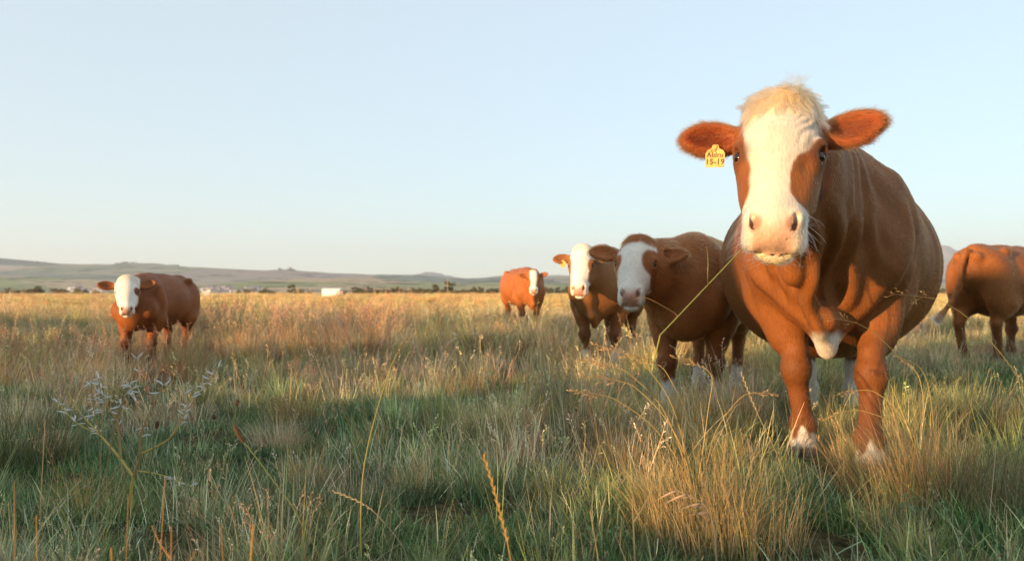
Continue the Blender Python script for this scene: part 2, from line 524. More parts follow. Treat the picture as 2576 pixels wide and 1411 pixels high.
def paint_base(ctx, seed=0):
    V, N = ctx['V'], ctx['N']
    n1 = vnoise(V, 5, seed, 3); n2 = vnoise(V * (1, 1, 0.5), 24, seed + 5, 2)
    m = np.clip(0.35 + 0.45 * n1 + 0.2 * n2, 0, 1)[:, None]
    ctx['pn'] = n1; ctx['pf'] = n2
    dk = ctx['P'].get('dark', 0.5)
    br = ctx['P'].get('brown', BROWN); bd = ctx['P'].get('brown_dk', BROWN_DK)
    col = br * (1 - m * dk) + bd * m * dk
    lowleg = sstep(0.56, 0.36, V[:, 2] + 0.06 * n1)[:, None] * 0.6           # darker towards the bottom of the legs
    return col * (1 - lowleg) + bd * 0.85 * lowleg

def lay(col, m, c):
    m = np.clip(m, 0, 1)[:, None]
    return col * (1 - m) + np.asarray(c) * m

def muzzle_paint(col, ctx, pink=PINK):
    H = ctx['H']; n = ctx['pf'] * 0.008
    a, s, d = H[:, 0], H[:, 1], H[:, 2]
    # bare nose between the nostrils and down to the lip
    w = 0.056 - 0.10 * np.clip(-(d + 0.05), 0, 1) * 0.0
    pl = sstep(0.010, -0.006, np.abs(s) - w + n) * sstep(0.482, 0.496, a + n + 0.35 * np.clip(d + 0.02, -1, 0) * -0.25) * sstep(-0.140, -0.128, d) * sstep(-0.005, -0.03, d)
    col = lay(col, pl * ctx['inhead'], pink)
    return col
# ------------------------------------------------------------------ coats
def table(x, xs, ys):
    return np.interp(x, xs, ys)

def paint_main(ctx):
    V, H, ih = ctx['V'], ctx['H'], ctx['inhead']
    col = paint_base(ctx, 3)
    n1, n2 = ctx['pn'], ctx['pf']
    a, s, d = H[:, 0], H[:, 1], H[:, 2]
    e = n2 * 0.012 + n1 * 0.006
    ra = [-0.1, 0.0, 0.10, 0.17, 0.235, 0.275, 0.30, 0.34, 0.41, 0.435, 0.47, 0.6]
    rw = [0.10, 0.125, 0.125, 0.122, 0.098, 0.068, 0.053, 0.040, 0.044, 0.06, 0.16, 0.16]
    la = [-0.1, 0.0, 0.10, 0.235, 0.30, 0.37, 0.42, 0.45, 0.6]
    lw = [0.09, 0.11, 0.118, 0.104, 0.086, 0.076, 0.085, 0.16, 0.16]
    inside = np.minimum(table(a, ra, rw) - s, s + table(a, la, lw)) + e
    blaze = sstep(-0.006, 0.006, inside) * sstep(-0.17, -0.15, d + 0.10 * sstep(0.40, 0.46, a) * 1.2 + 0.02) * ih
    blaze *= 1 - sstep(-0.150, -0.170, d) * (a < 0.40)
    lower = sstep(0.43, 0.46, a + e) * sstep(-0.24, -0.22, d) * ih
    col = lay(col, np.maximum(blaze, lower), np.array((0.54, 0.47, 0.385)))
    cream = blaze * sstep(0.13, 0.04, a + n1 * 0.03)
    col = lay(col, cream * 0.85, CREAM)
    chin = lower * sstep(-0.128, -0.14, d)
    col = lay(col, chin * 0.6, (0.70, 0.55, 0.30))
    col = muzzle_paint(col, ctx)
    # darker tone under the animal's left eye and along that side of the nose
    dark = sstep(0.0, 0.02, s - table(a, ra, rw)) * sstep(0.27, 0.31, a) * sstep(0.46, 0.42, a) * ih * sstep(-0.2, 0.4, n1)
    col = lay(col, dark * 0.7, (0.10, 0.035, 0.018))
    # dark skin round the eyes, darker lip line
    eye = sstep(0.060, 0.022, np.hypot(a - 0.240, (np.abs(s) - 0.122) * 1.2)) * ih
    col = lay(col, eye * 0.75, (0.075, 0.028, 0.014))
    # darker round each nostril
    nos = sstep(0.028, 0.012, np.hypot(a - 0.515, np.abs(s) - 0.054)) * sstep(-0.085, -0.07, d) * ih
    col = lay(col, nos * 0.7, (0.22, 0.10, 0.06))
    # ears redder, darker
    ear = sstep(0.135, 0.155, np.abs(s)) * ih * sstep(0.30, 0.24, a)
    col = lay(col, ear * 0.7, (0.24, 0.060, 0.016))
    for sd in (-1, 1):
        b_, d_, w_, f_, l_ = ctx['ears'][sd]
        rel = H - (b_ + d_ * 0.13 * l_); inn = sstep(1.0, 0.6, np.hypot((rel @ d_) / 0.075, (rel @ w_) / 0.038)) * ((ctx['N'] @ ctx['M'] @ f_) > 0.3) * (np.abs(s) > 0.12) * (np.abs(rel @ f_) < 0.05)
        col = lay(col, inn * 0.65, (0.10, 0.028, 0.012))
    # dried mud on the flank, greyer back
    mud = sstep(0.15, 0.45, vnoise(V * (1, 1, 0.35), 7, 61, 3)) * sstep(0.25, 0.45, V[:, 0] * -1 + 0.45) * sstep(0.75, 0.95, V[:, 2]) * (V[:, 1] > 0.2)
    col = lay(col, mud * 0.35, (0.22, 0.17, 0.13))
    # feet, dewlap tip
    feet = sstep(0.118, 0.098, V[:, 2] + n2 * 0.025 + n1 * 0.03 - 0.035 * sstep(0.03, 0.0, np.minimum(np.abs(V[:, 1] + 0.10), np.abs(V[:, 1] - 0.155))))
    hind = (V[:, 0] < -0.2) * sstep(0.33, 0.30, V[:, 2] + n2 * 0.03)
    col = lay(col, np.maximum(feet, hind), WHITE)
    dew = sstep(0.575, 0.535, V[:, 2] + n1 * 0.05) * (V[:, 0] > 0.74) * (np.abs(V[:, 1]) < 0.075) * sstep(0.40, 0.44, V[:, 2])
    col = lay(col, dew, WHITE * 0.97)
    return col

def sculpt_main(V, H, N):
    a, s, d = H[:, 0], H[:, 1], H[:, 2]
    front = sstep(-0.16, -0.10, d) * (np.abs(s) < 0.16)
    # folds of skin on the brow, on the animal's left of the forehead
    w = np.sin((s * 210 + a * 60 + 5 * vnoise(H, 10, 2)) )
    out = 0.0022 * w * sstep(0.03, 0.07, s) * sstep(0.13, 0.11, s) * sstep(0.03, 0.08, a) * sstep(0.26, 0.20, a) * front
    out += 0.006 * vnoise(H, 16, 9, 2) * sstep(0.14, 0.05, a) * front
    # under-eye hollow and veins
    out += -0.006 * np.exp(-((a - 0.30) / 0.03) ** 2 - ((np.abs(s) - 0.085) / 0.02) ** 2) * front
    # neck and shoulder folds
    nk = sstep(0.55, 0.75, V[:, 0]) * sstep(1.25, 1.05, V[:, 0]) * sstep(0.55, 0.65, V[:, 2])
    out += nk * 0.008 * np.sin(V[:, 0] * 46 + V[:, 2] * 12 + 4 * vnoise(V, 5, 4)) * sstep(0.0, 0.15, np.abs(V[:, 1]))
    out += 0.007 * vnoise(V * (1, 1, 0.45), 9, 21, 2) * sstep(0.45, 0.6, V[:, 2]) * (1 - front)
    # loose vertical folds down the throat and breast
    th = sstep(0.80, 0.95, V[:, 0]) * sstep(1.40, 1.25, V[:, 0]) * sstep(0.50, 0.60, V[:, 2]) * sstep(1.10, 0.95, V[:, 2]) * sstep(0.30, 0.18, np.abs(V[:, 1]))
    out += th * 0.011 * np.sin(V[:, 1] * 75 + 7 * vnoise(V, 4, 14) + V[:, 2] * 5)
    # ribs
    rib = sstep(-0.55, -0.35, V[:, 0]) * sstep(0.30, 0.10, V[:, 0]) * sstep(0.7, 0.9, V[:, 2]) * sstep(1.33, 1.2, V[:, 2])
    out += rib * 0.004 * np.sin(V[:, 0] * 52 + V[:, 2] * 8)
    return out

def face_paint(full=False, patches=(), poll_brown=0.0, seed=0, w=1.0, socks=0.2, dew=False, tint=None, low=0.43):
    """White face; patches are brown spots (a, s, ra, rs) in the face plane."""
    def f(ctx):
        V, H, ih = ctx['V'], ctx['H'], ctx['inhead']
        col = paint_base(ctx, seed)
        if tint is not None: col = col * np.asarray(tint)
        n1, n2 = ctx['pn'], ctx['pf']
        a, s, d = H[:, 0], H[:, 1], H[:, 2]
        e = n2 * 0.014 + n1 * 0.01
        half = table(a, [0, 0.1, 0.235, 0.33, 0.42, 0.45, 0.6], np.array([0.10, 0.115, 0.105, 0.085, 0.08, 0.15, 0.15])) * w
        if full: half = half + 0.03
        m = sstep(-0.006, 0.006, half - np.abs(s) + e) * sstep(-0.17, -0.15, d + e * 2 + (0.05 if full else 0)) * ih
        m = np.maximum(m, sstep(low, low + 0.03, a + e) * sstep(-0.24, -0.22, d) * ih)
        m *= sstep(poll_brown - 0.02, poll_brown + 0.02, a + e * 1.5)
        for (pa, ps, pr, pq) in patches:
            m *= sstep(0.85, 1.15, np.hypot((a - pa) / pr, (s - ps) / pq) + e * 4)
        m *= 1 - (np.abs(s) > 0.155)
        col = lay(col, m, WHITE * 1.3)
        col = lay(col, m * sstep(0.12, 0.03, a) * 0.4, CREAM)
        col = muzzle_paint(col, ctx, (0.60, 0.33, 0.25))
        nos = sstep(0.026, 0.012, np.hypot(a - 0.515, np.abs(s) - 0.054)) * sstep(-0.085, -0.07, d) * ih
        col = lay(col, nos * 0.7, (0.22, 0.10, 0.07))
        if socks:
            col = lay(col, sstep(socks + 0.02, socks - 0.02, V[:, 2] + n2 * 0.03), WHITE * 0.95)
        return col
    return f

# ------------------------------------------------------------------ hair
def fur(ctx, name, count, length, radius, flow, pick=None, curl=0.25, npts=4, seed=1, shade=(0.75, 1.25), lift=0.35, parent=None, tip=0.25, clump=0.0):
    """Strands rooted on the coat. flow(P, H, N) -> (direction, length factor); pick(V, H) -> weight per vertex."""
    g = np.random.default_rng(seed)
    V, F, N, H, col = ctx['V'], ctx['F'], ctx['N'], ctx['H'], ctx['col']
    area = np.linalg.norm(np.cross(V[F[:, 2]] - V[F[:, 0]], V[F[:, 3]] - V[F[:, 1]]), axis=1) / 2
    if pick is not None:
        wv = pick(V, H); area = area * wv[F].mean(1)
    cum = np.cumsum(area); tot = cum[-1]
    fi = np.searchsorted(cum, g.random(count) * tot); fi = np.minimum(fi, len(F) - 1)
    u, v = g.random(count), g.random(count)
    w = np.stack([(1 - u) * (1 - v), u * (1 - v), u * v, (1 - u) * v], 1)
    q = F[fi]
    P0 = (V[q] * w[..., None]).sum(1); n0 = (N[q] * w[..., None]).sum(1); h0 = (H[q] * w[..., None]).sum(1); c0 = (col[q] * w[..., None]).sum(1)
    n0 /= np.linalg.norm(n0, axis=1, keepdims=True) + 1e-9
    d, lf = flow(P0, h0, n0)
    d = d + curl * np.stack([vnoise(P0, 18, 31 + i, 2) for i in range(3)], 1) + 0.18 * g.normal(size=d.shape)
    d = d - n0 * (d * n0).sum(1, keepdims=True)
    d /= np.linalg.norm(d, axis=1, keepdims=True) + 1e-9
    Ln = length * lf * g.uniform(0.6, 1.25, count)
    t = np.linspace(0, 1, npts)[None, :, None]
    lf_ = lift * g.uniform(0.6, 1.4, count)
    bend = g.normal(size=(count, 3)) * 0.10
    pts = P0[:, None, :] - n0[:, None, :] * 0.001 + (d[:, None, :] * t + n0[:, None, :] * (lf_[:, None, None] * (t - 0.45 * t * t)) + bend[:, None, :] * t * t) * Ln[:, None, None]
    if clump:
        # locks: tips gather around the nearest of a few guide strands
        gi = g.choice(count, max(6, count // 26), replace=False)
        near = np.empty(count, int)
        for c0_ in range(0, count, 2000):
            dd = ((P0[c0_:c0_ + 2000, None, :] - P0[gi][None]) ** 2).sum(2); near[c0_:c0_ + 2000] = gi[dd.argmin(1)]
        wt = (clump * np.linspace(0, 1, npts) ** 1.2)[None, :, None]
        pts = pts * (1 - wt) + (pts[near] + (P0 - P0[near])[:, None, :] * 0.25) * wt
    cu = bpy.data.hair_curves.new(name)
    cu.add_curves([npts] * count)
    cu.attributes['position'].data.foreach_set('vector', pts.astype(np.float32).ravel())
    ra = cu.attributes.get('radius') or cu.attributes.new('radius', 'FLOAT', 'POINT')
    rr = (radius * (1 - (1 - tip) * t[0, :, 0]))[None, :] * g.uniform(0.7, 1.2, count)[:, None]
    ra.data.foreach_set('value', rr.astype(np.float32).ravel())
    c4 = np.ones((count, 4), np.float32); c4[:, :3] = np.clip(c0 * g.uniform(shade[0], shade[1], count)[:, None], 0, 0.9)
    ta = cu.attributes.new('tint', 'FLOAT_COLOR', 'CURVE')
    ta.data.foreach_set('color', c4.ravel())
    cu.materials.append(MAT_HAIR)
    return link(bpy.data.objects.new(name, cu), parent or ctx['root'])

def flow_coat(ctx):
    M = ctx['M']
    aa, ss, nn = M[:, 0], M[:, 1], M[:, 2]
    def f(P, H, N):
        d = np.tile(np.array((-0.75, 0.0, -0.65)), (len(P), 1))
        d[:, 2] -= 0.8 * sstep(0.75, 0.45, P[:, 2])
        d[:, 0] *= sstep(0.25, 0.6, P[:, 2])
        ih = ((H[:, 0] > -0.1) & (H[:, 2] > -0.3) & (np.abs(H[:, 1]) < 0.4) & (P[:, 0] > ctx['poll'][0] - 0.25))
        # on the face hair runs away from a whorl between the eyes
        da = np.where(H[:, 0] > 0.22, 0.6, -0.5)
        ds = H[:, 1] * 8
        hd = da[:, None] * aa + ds[:, None] * ss - 0.15 * nn
        up = sstep(0.12, 0.03, H[:, 0])
        hd = hd * (1 - up)[:, None] + up[:, None] * (0.9 * aa + 0.5 * np.sign(H[:, 1])[:, None] * ss * np.minimum(1, np.abs(H[:, 1])[:, None] * 10))
        ear = sstep(0.135, 0.16, np.abs(H[:, 1])) * (H[:, 0] < 0.3)
        ed = np.sign(H[:, 1])[:, None] * ss * 1.0 + 0.55 * aa
        hd = hd * (1 - ear)[:, None] + ed * ear[:, None]
        d = np.where(ih[:, None], hd, d)
        lf = np.ones(len(P))
        lf = np.where(ih, 0.75, lf)
        lf = np.where(ih & (H[:, 0] < 0.10) & (np.abs(H[:, 1]) < 0.13), 1.5, lf)
        lf = np.where(ih & (ear > 0.5), 1.6, lf)
        lf = np.where(ih & (H[:, 0] > 0.49) & (np.abs(H[:, 1]) < 0.06) & (H[:, 2] > -0.125), 0.0, lf)
        lf = np.where(P[:, 2] < 0.08, 0.0, lf)
        lf = np.where(P[:, 2] < 0.35, lf * 0.8, lf)
        return d, lf
    return f

# ------------------------------------------------------------------ the herd
def heading(fx, fy):
    return math.atan2(fy, fx)

def clean_world(ctx, p):
    return ctx['root'].matrix_world @ Vector(p)

main = build_cow('cow', (1.58, 4.00, 0), heading(-0.368, -0.93), dict(
    S=1.0, hs=1.03, bw=0.53, bb=0.385, top=1.325, dew=1.0, udder=True, legw=0.92, dark=0.75,
    poll=(1.47, -0.135, 1.415), pose=(61, 3, -3),
    front=[(0.60, -0.10), (0.86, 0.155)], hind=[(-0.70, -0.10), (-0.82, 0.14)],
    ear_r=(-4, 10, 12), ear_l=(12, 8, 5), fine=0.0055, coarse=0.0135, paint=paint_main, sculpt=sculpt_main))
tag(main['root'], 'large brown cow with white blazed face and yellow ear tag, standing over the dry tussock', 'cow', 'cattle grazing in the field')

# coat of the big cow
fl = flow_coat(main)
fur(main, 'coat_hair', 190000, 0.015, 0.00055, fl, seed=2, curl=0.25, lift=0.20, shade=(0.55, 1.4))
M_ = main['M']
def pick_poll(V, H): return ((H[:, 0] < 0.085) & (H[:, 0] > -0.12) & (np.abs(H[:, 1]) < 0.11) & (H[:, 2] > -0.16)).astype(float)
def flow_poll(P, H, N):
    d = 0.75 * M_[:, 0] + 0.9 * np.sign(H[:, 1])[:, None] * M_[:, 1] * np.clip(np.abs(H[:, 1])[:, None] * 9, 0, 1) + 0.35 * M_[:, 2]
    return np.tile(d, (1, 1)), 0.6 + 0.8 * np.random.default_rng(4).random(len(P))
fur(main, 'poll_hair', 5200, 0.050, 0.00052, flow_poll, pick_poll, curl=1.1, npts=6, seed=5, lift=0.42, shade=(0.6, 1.1), clump=0.75)
def pick_tuft(V, H): return ((H[:, 0] < 0.0) & (H[:, 0] > -0.12) & (np.abs(H[:, 1] - 0.03) < 0.035) & (H[:, 2] > -0.17)).astype(float)
def flow_tuft(P, H, N):
    return np.tile(-0.5 * M_[:, 0] + 0.3 * M_[:, 1], (len(P), 1)), np.ones(len(P))
fur(main, 'poll_tuft', 170, 0.065, 0.00045, flow_tuft, pick_tuft, curl=1.5, npts=6, seed=6, lift=1.2, clump=0.5)
def ear_dist(H):
    out = np.full(len(H), 9.0)
    for s in (-1, 1):
        b, dd = main['ears'][s][0], main['ears'][s][1]
        t = np.clip((H - b) @ dd, 0.03, 0.24)
        out = np.minimum(out, np.linalg.norm(H - b - t[:, None] * dd, axis=1))
    return out
def pick_ear(V, H): return (ear_dist(H) < 0.075).astype(float)
def flow_ear(P, H, N):
    return np.sign(H[:, 1])[:, None] * M_[:, 1] * 0.8 + M_[:, 0] * 0.9 * np.sign(H[:, 0] - 0.09)[:, None] * 0.5 + M_[:, 0] * 0.4, np.ones(len(P))
fur(main, 'ear_hair', 8000, 0.028, 0.00042, flow_ear, pick_ear, curl=0.5, npts=5, seed=7, lift=0.6)
def pick_lip(V, H): return ((H[:, 0] > 0.44) & (H[:, 2] < -0.05) & ((np.abs(H[:, 1]) > 0.065) | (H[:, 2] < -0.135)) & (np.abs(H[:, 1]) < 0.14) & (H[:, 0] < 0.62) & (H[:, 2] > -0.22)).astype(float) * (V[:, 0] > 1.4)
def flow_lip(P, H, N):
    return np.sign(H[:, 1])[:, None] * M_[:, 1] * 0.9 + M_[:, 0] * 0.7 - 0.3 * M_[:, 2], np.ones(len(P))
fur(main, 'whisker', 90, 0.060, 0.00045, flow_lip, pick_lip, curl=0.5, npts=6, seed=8, lift=1.1)
fur(main, 'chin_hair', 2600, 0.020, 0.00042, flow_lip, pick_lip, curl=0.3, npts=4, seed=9, lift=0.5)

def ear_tag(ctx, side, scale=1.0, text=True, drop=0.0):
    base, d, wv, fn, el = ctx['ears'][side]
    hp = ctx['hp']
    root = ctx['root']
    c = Vector(hp(*(base + d * 0.115 * el + fn * 0.020 + np.array((1, 0, 0)) * (0.045 + drop))))
    m, N, L = new_mat('tag_plastic')
    out = N.new('ShaderNodeOutputMaterial'); p = N.new('ShaderNodeBsdfPrincipled'); L.new(p.outputs[0], out.inputs['Surface'])
    nz = N.new('ShaderNodeTexNoise'); nz.inputs['Scale'].default_value = 60; nz.inputs['Detail'].default_value = 4
    tc = N.new('ShaderNodeTexCoord'); L.new(tc.outputs['Object'], nz.inputs['Vector'])
    rp = N.new('ShaderNodeValToRGB'); rp.color_ramp.elements[0].color = (0.34, 0.21, 0.03, 1); rp.color_ramp.elements[1].color = (0.54, 0.36, 0.07, 1)
    rp.color_ramp.elements[0].position = 0.3; rp.color_ramp.elements[1].position = 0.6
    L.new(nz.outputs[0], rp.inputs[0]); L.new(rp.outputs[0], p.inputs['Base Color']); p.inputs['Roughness'].default_value = 0.45
    outline = [(-0.5, -1.0), (0.5, -1.0), (0.54, -0.94), (0.56, -0.2), (0.46, -0.02), (0.22, 0.10), (0.15, 0.30), (-0.15, 0.30), (-0.22, 0.10), (-0.46, -0.02), (-0.56, -0.2), (-0.54, -0.94)]
    k = 0.060 * scale
    bm = bmesh.new()
    vs_ = [bm.verts.new((x * k, y * k, 0)) for x, y in outline]
    f = bm.faces.new(vs_)
    r = bmesh.ops.extrude_face_region(bm, geom=[f])
    for v in r['geom']:
        if isinstance(v, bmesh.types.BMVert): v.co.z += 0.0022
    bmesh.ops.recalc_face_normals(bm, faces=bm.faces)
    me = bpy.data.meshes.new('ear_tag'); bm.to_mesh(me); bm.free(); me.materials.append(m)
    o = link(bpy.data.objects.new('ear_tag', me), root)
    # hang: face forward along the animal, a little twisted
    fwd = Vector((1, 0.05 * side, -0.10)).normalized()
    up = Vector((0, 0.06 * side * -1, 1)); up = (up - fwd * up.dot(fwd)).normalized()
    right = up.cross(fwd)
    mt = Matrix((right, up, fwd)).transposed().to_4x4(); mt.translation = c
    o.matrix_local = mt
    bm = bmesh.new(); bmesh.ops.create_cone(bm, cap_ends=True, segments=16, radius1=0.008 * scale, radius2=0.006 * scale, depth=0.006)
    me = bpy.data.meshes.new('tag_button'); bm.to_mesh(me); bm.free(); me.materials.append(m)
    b = link(bpy.data.objects.new('tag_button', me), o); b.location = (0, 0.20 * k, 0.004)
    if text:
        ink = simple_mat('tag_ink', (0.05, 0.025, 0.008), 0.6, 0.3, 200)
        for body, y, size in (('3', -0.09, 0.30), ('Aldru', -0.40, 0.38), ('15-19', -0.82, 0.44)):
            cu = bpy.data.curves.new('lettering', 'FONT'); cu.body = body; cu.size = size * k; cu.align_x = 'CENTER'; cu.extrude = 0.0002
            cu.offset = 0.0004; cu.space_character = 1.08
            cu.materials.append(ink)
            tmp = bpy.data.objects.new('lettering_source', cu); COL.objects.link(tmp)
            me = bpy.data.meshes.new_from_object(tmp.evaluated_get(bpy.context.evaluated_depsgraph_get()))
            bpy.data.objects.remove(tmp); me.name = 'lettering'
            t = link(bpy.data.objects.new('lettering', me), o); t.location = ((0.02 if body == '3' else 0) * k, y * k, 0.0026)
        bm = bmesh.new()
        for (x0, y0, x1, y1) in ((-0.26, -0.03, -0.06, 0.03), (-0.26, -0.03, -0.22, -0.09), (-0.26, -0.09, -0.06, -0.09)):
            dx, dy = x1 - x0, y1 - y0; l = math.hypot(dx, dy); nx, ny = -dy / l * 0.012, dx / l * 0.012
            bm.faces.new([bm.verts.new((q[0] * k, q[1] * k, 0)) for q in ((x0 - nx, y0 - ny), (x1 - nx, y1 - ny), (x1 + nx, y1 + ny), (x0 + nx, y0 + ny))])
        me = bpy.data.meshes.new('stamp_mark'); bm.to_mesh(me); bm.free(); me.materials.append(ink)
        t = link(bpy.data.objects.new('stamp_mark', me), o); t.location = (0, 0, 0.0027)
    return o
ear_tag(main, -1, drop=0.012)

# young animal in the shade just behind her
calf = build_cow('calf', (1.25, 5.20, 0), heading(-0.399, -0.917), dict(
    S=0.78, hs=1.0, hw=1.08, bw=0.40, bb=0.56, dewlap=0, hip=1.0, legw=1.15,
    poll=(1.07, -0.28, 1.355), pose=(53, 7, -2), earlen=1.14,
    front=[(0.62, -0.16), (0.50, 0.17)], hind=[(-0.62, -0.16), (-0.75, 0.16)],
    ear_r=(2, 12, 0), ear_l=(-6, 14, 0), fine=0.0085, coarse=0.016, dark=0.55,
    paint=face_paint(True, [(0.230, 0.125, 0.105, 0.074), (0.235, -0.150, 0.08, 0.055)], 0.085, 11, socks=0.25, tint=(1.45, 1.40, 1.5))))
tag(calf['root'], 'young brown calf with white face and brown eye patch, right behind the big cow', 'calf', 'cattle grazing in the field')
fur(calf, 'coat_hair', 45000, 0.024, 0.0009, flow_coat(calf), seed=12, curl=0.4, lift=0.45)

cow_b = build_cow('heifer', (0.98, 8.05, 0), heading(-0.30, -0.954), dict(
    S=0.85, hs=0.98, bw=0.40, bb=0.54, dew=0.8, legw=1.0,
    poll=(1.22, -0.06, 1.36), pose=(62, 3, 0),
    front=[(0.60, -0.15), (0.56, 0.17)], hind=[(-0.70, -0.13), (-0.62, 0.15)],
    ear_r=(-6, 12, 0), ear_l=(0, 12, 0), fine=0.011, coarse=0.018, dark=0.7,
    paint=face_paint(False, [(0.24, 0.14, 0.09, 0.06), (0.26, -0.15, 0.13, 0.055)], -0.2, 21, w=1.12, socks=0.22, tint=(1.25, 1.45, 1.7))))
tag(cow_b['root'], 'grey-brown heifer with white face and plain yellow ear tag, half hidden by the calf', 'heifer', 'cattle grazing in the field')
ear_tag(cow_b, -1, 1.0, False)

cow_c = build_cow('heifer', (0.20, 15.3, 0), heading(0.24, -0.97), dict(
    S=0.86, hs=0.95, bw=0.43, bb=0.54, dew=0.9,
    poll=(1.15, -0.06, 1.34), pose=(60, -14, 0),
    front=[(0.60, -0.15), (0.56, 0.15)], hind=[(-0.70, -0.13), (-0.62, 0.15)],
    ear_r=(0, 12, 0), ear_l=(10, 12, 0), fine=0.013, coarse=0.02, dark=0.2, brown=np.array((0.34, 0.11, 0.03)),
    paint=face_paint(False, [(0.24, 0.14, 0.12, 0.06), (0.26, -0.14, 0.14, 0.06)], 0.04, 31, w=0.72, socks=0, low=0.47)))
tag(cow_c['root'], 'bright orange-brown heifer with white blaze, farthest of the cattle, before the distant trees', 'heifer', 'cattle grazing in the field')

calf_b = build_cow('calf', (-3.50, 7.86, 0), heading(0.0, -1.0), dict(
    S=0.65, hs=1.03, hw=1.10, bw=0.36, bb=0.58, dewlap=0, legw=1.15,
    poll=(1.06, 0.05, 1.36), pose=(57, 22, 2), earlen=1.15,
    front=[(0.62, -0.15), (0.50, 0.15)], hind=[(-0.68, -0.15), (-0.60, 0.15)],
    ear_r=(4, 12, 0), ear_l=(2, 16, 0), fine=0.0115, coarse=0.02, dark=0.9,
    paint=face_paint(True, [(0.245, 0.118, 0.055, 0.035)], -0.3, 41, w=1.15, socks=0, tint=(1.15, 1.05, 1.1))))
tag(calf_b['root'], 'dark red-brown calf with white face standing alone in tall reddish grass, facing the camera', 'calf', 'cattle grazing in the field')

def paint_rear(ctx):
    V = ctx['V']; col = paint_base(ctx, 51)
    n1 = ctx['pn']
    m = sstep(0.20, 0.12, np.hypot((V[:, 0] - 0.02) / 0.8, (V[:, 2] - 0.70)) + n1 * 0.06) * (V[:, 1] < -0.15)
    col = lay(col, m, WHITE * 0.8)
    tl = np.clip((0.66 - V[:, 2]) / 0.12, 0, 1) * (V[:, 0] < -1.12)
    col = lay(col, tl, (0.52, 0.42, 0.33))
    return lay(col, sstep(0.12, 0.07, V[:, 2]), (0.42, 0.26, 0.16))
cow_d = build_cow('heifer', (5.10, 8.20, 0), heading(0.80, 0.60), dict(
    S=0.86, hs=1.0, bw=0.42, bb=0.54, dew=0.8, dark=0.6, brown=BROWN * 1.25,
    poll=(1.42, 0.0, 0.98), pose=(72, 0, 0),
    front=[(0.62, -0.14), (0.50, 0.16)], hind=[(-0.62, -0.15), (-0.82, 0.14)],
    tail=[(-1.08, 0, 1.30), (-1.17, 0.0, 1.18), (-1.20, 0.02, 0.92), (-1.24, 0.08, 0.74), (-1.38, 0.13, 0.60)],
    coarse=0.017, paint=paint_rear))
tag(cow_d['root'], 'brown heifer seen from behind with hanging pale-tipped tail, cut off by the frame', 'heifer', 'cattle grazing in the field')
fur(cow_d, 'coat_hair', 24000, 0.026, 0.0013, flow_coat(cow_d), seed=13, curl=0.5, lift=0.5)

_te = np.array(cow_d['P']['tail'][-1])
fur(cow_d, 'tail_switch', 1400, 0.13, 0.0014, lambda P, H, N: (np.tile(np.array((-0.55, 0.25, -0.8)), (len(P), 1)), np.ones(len(P))),
    lambda V, H: (np.linalg.norm(V - _te - (-0.06, 0.02, -0.06), axis=1) < 0.17).astype(float), curl=0.3, npts=6, seed=15, lift=0.15, clump=0.4)
# ------------------------------------------------------------------ the land
TAN_E = math.tan(R(SUN_EL))
SU = np.array((-math.sin(R(SUN_AZ)), -math.cos(R(SUN_AZ))))     # towards the sun, on the ground
SV = np.array((SU[1], -SU[0]))                                   # across it

def ground_h(x, y):
    """Height of the field: small hummocks, and an added bank, unseen behind the camera, shaped to shade the scene."""
    P = np.stack([x, y, np.zeros_like(x)], 1)
    r = np.hypot(x, y)
    h = 0.035 * vnoise(P, 0.9, 3, 2) * sstep(400, 100, r) + 0.02 * vnoise(P, 3.1, 4, 1) * sstep(30, 10, r)
    h = h * (0.4 + 0.6 * sstep(2.0, 4.0, r))
    u = x * SU[0] + y * SU[1]; v = x * SV[0] + y * SV[1]
    crest = np.interp(v, SHADE_BANK_V, SHADE_BANK_H)
    prof = sstep(9.5, 12.0, u) * (1 - sstep(12.6, 26.0, u))
    return h * (1 - prof) + crest * prof + 0.06 * vnoise(P, 1.7, 8, 2) * prof

# crest of the added bank across the sun's direction, shaped to cast patchy shade
SHADE_BANK_V = [-40, -8.0, 0.4, 0.9, 1.15, 2.05, 2.3, 3.12, 3.32, 3.85, 4.1, 4.85, 5.1, 6.8, 7.6, 9.5, 11.0, 13.0, 16.0, 40]
SHADE_BANK_H = [1.6, 1.9, 2.0, 1.9, 1.42, 1.42, 2.92, 2.92, 2.62, 2.62, 1.45, 1.45, 2.42, 2.42, 1.55, 1.55, 2.55, 2.55, 1.7, 1.5]

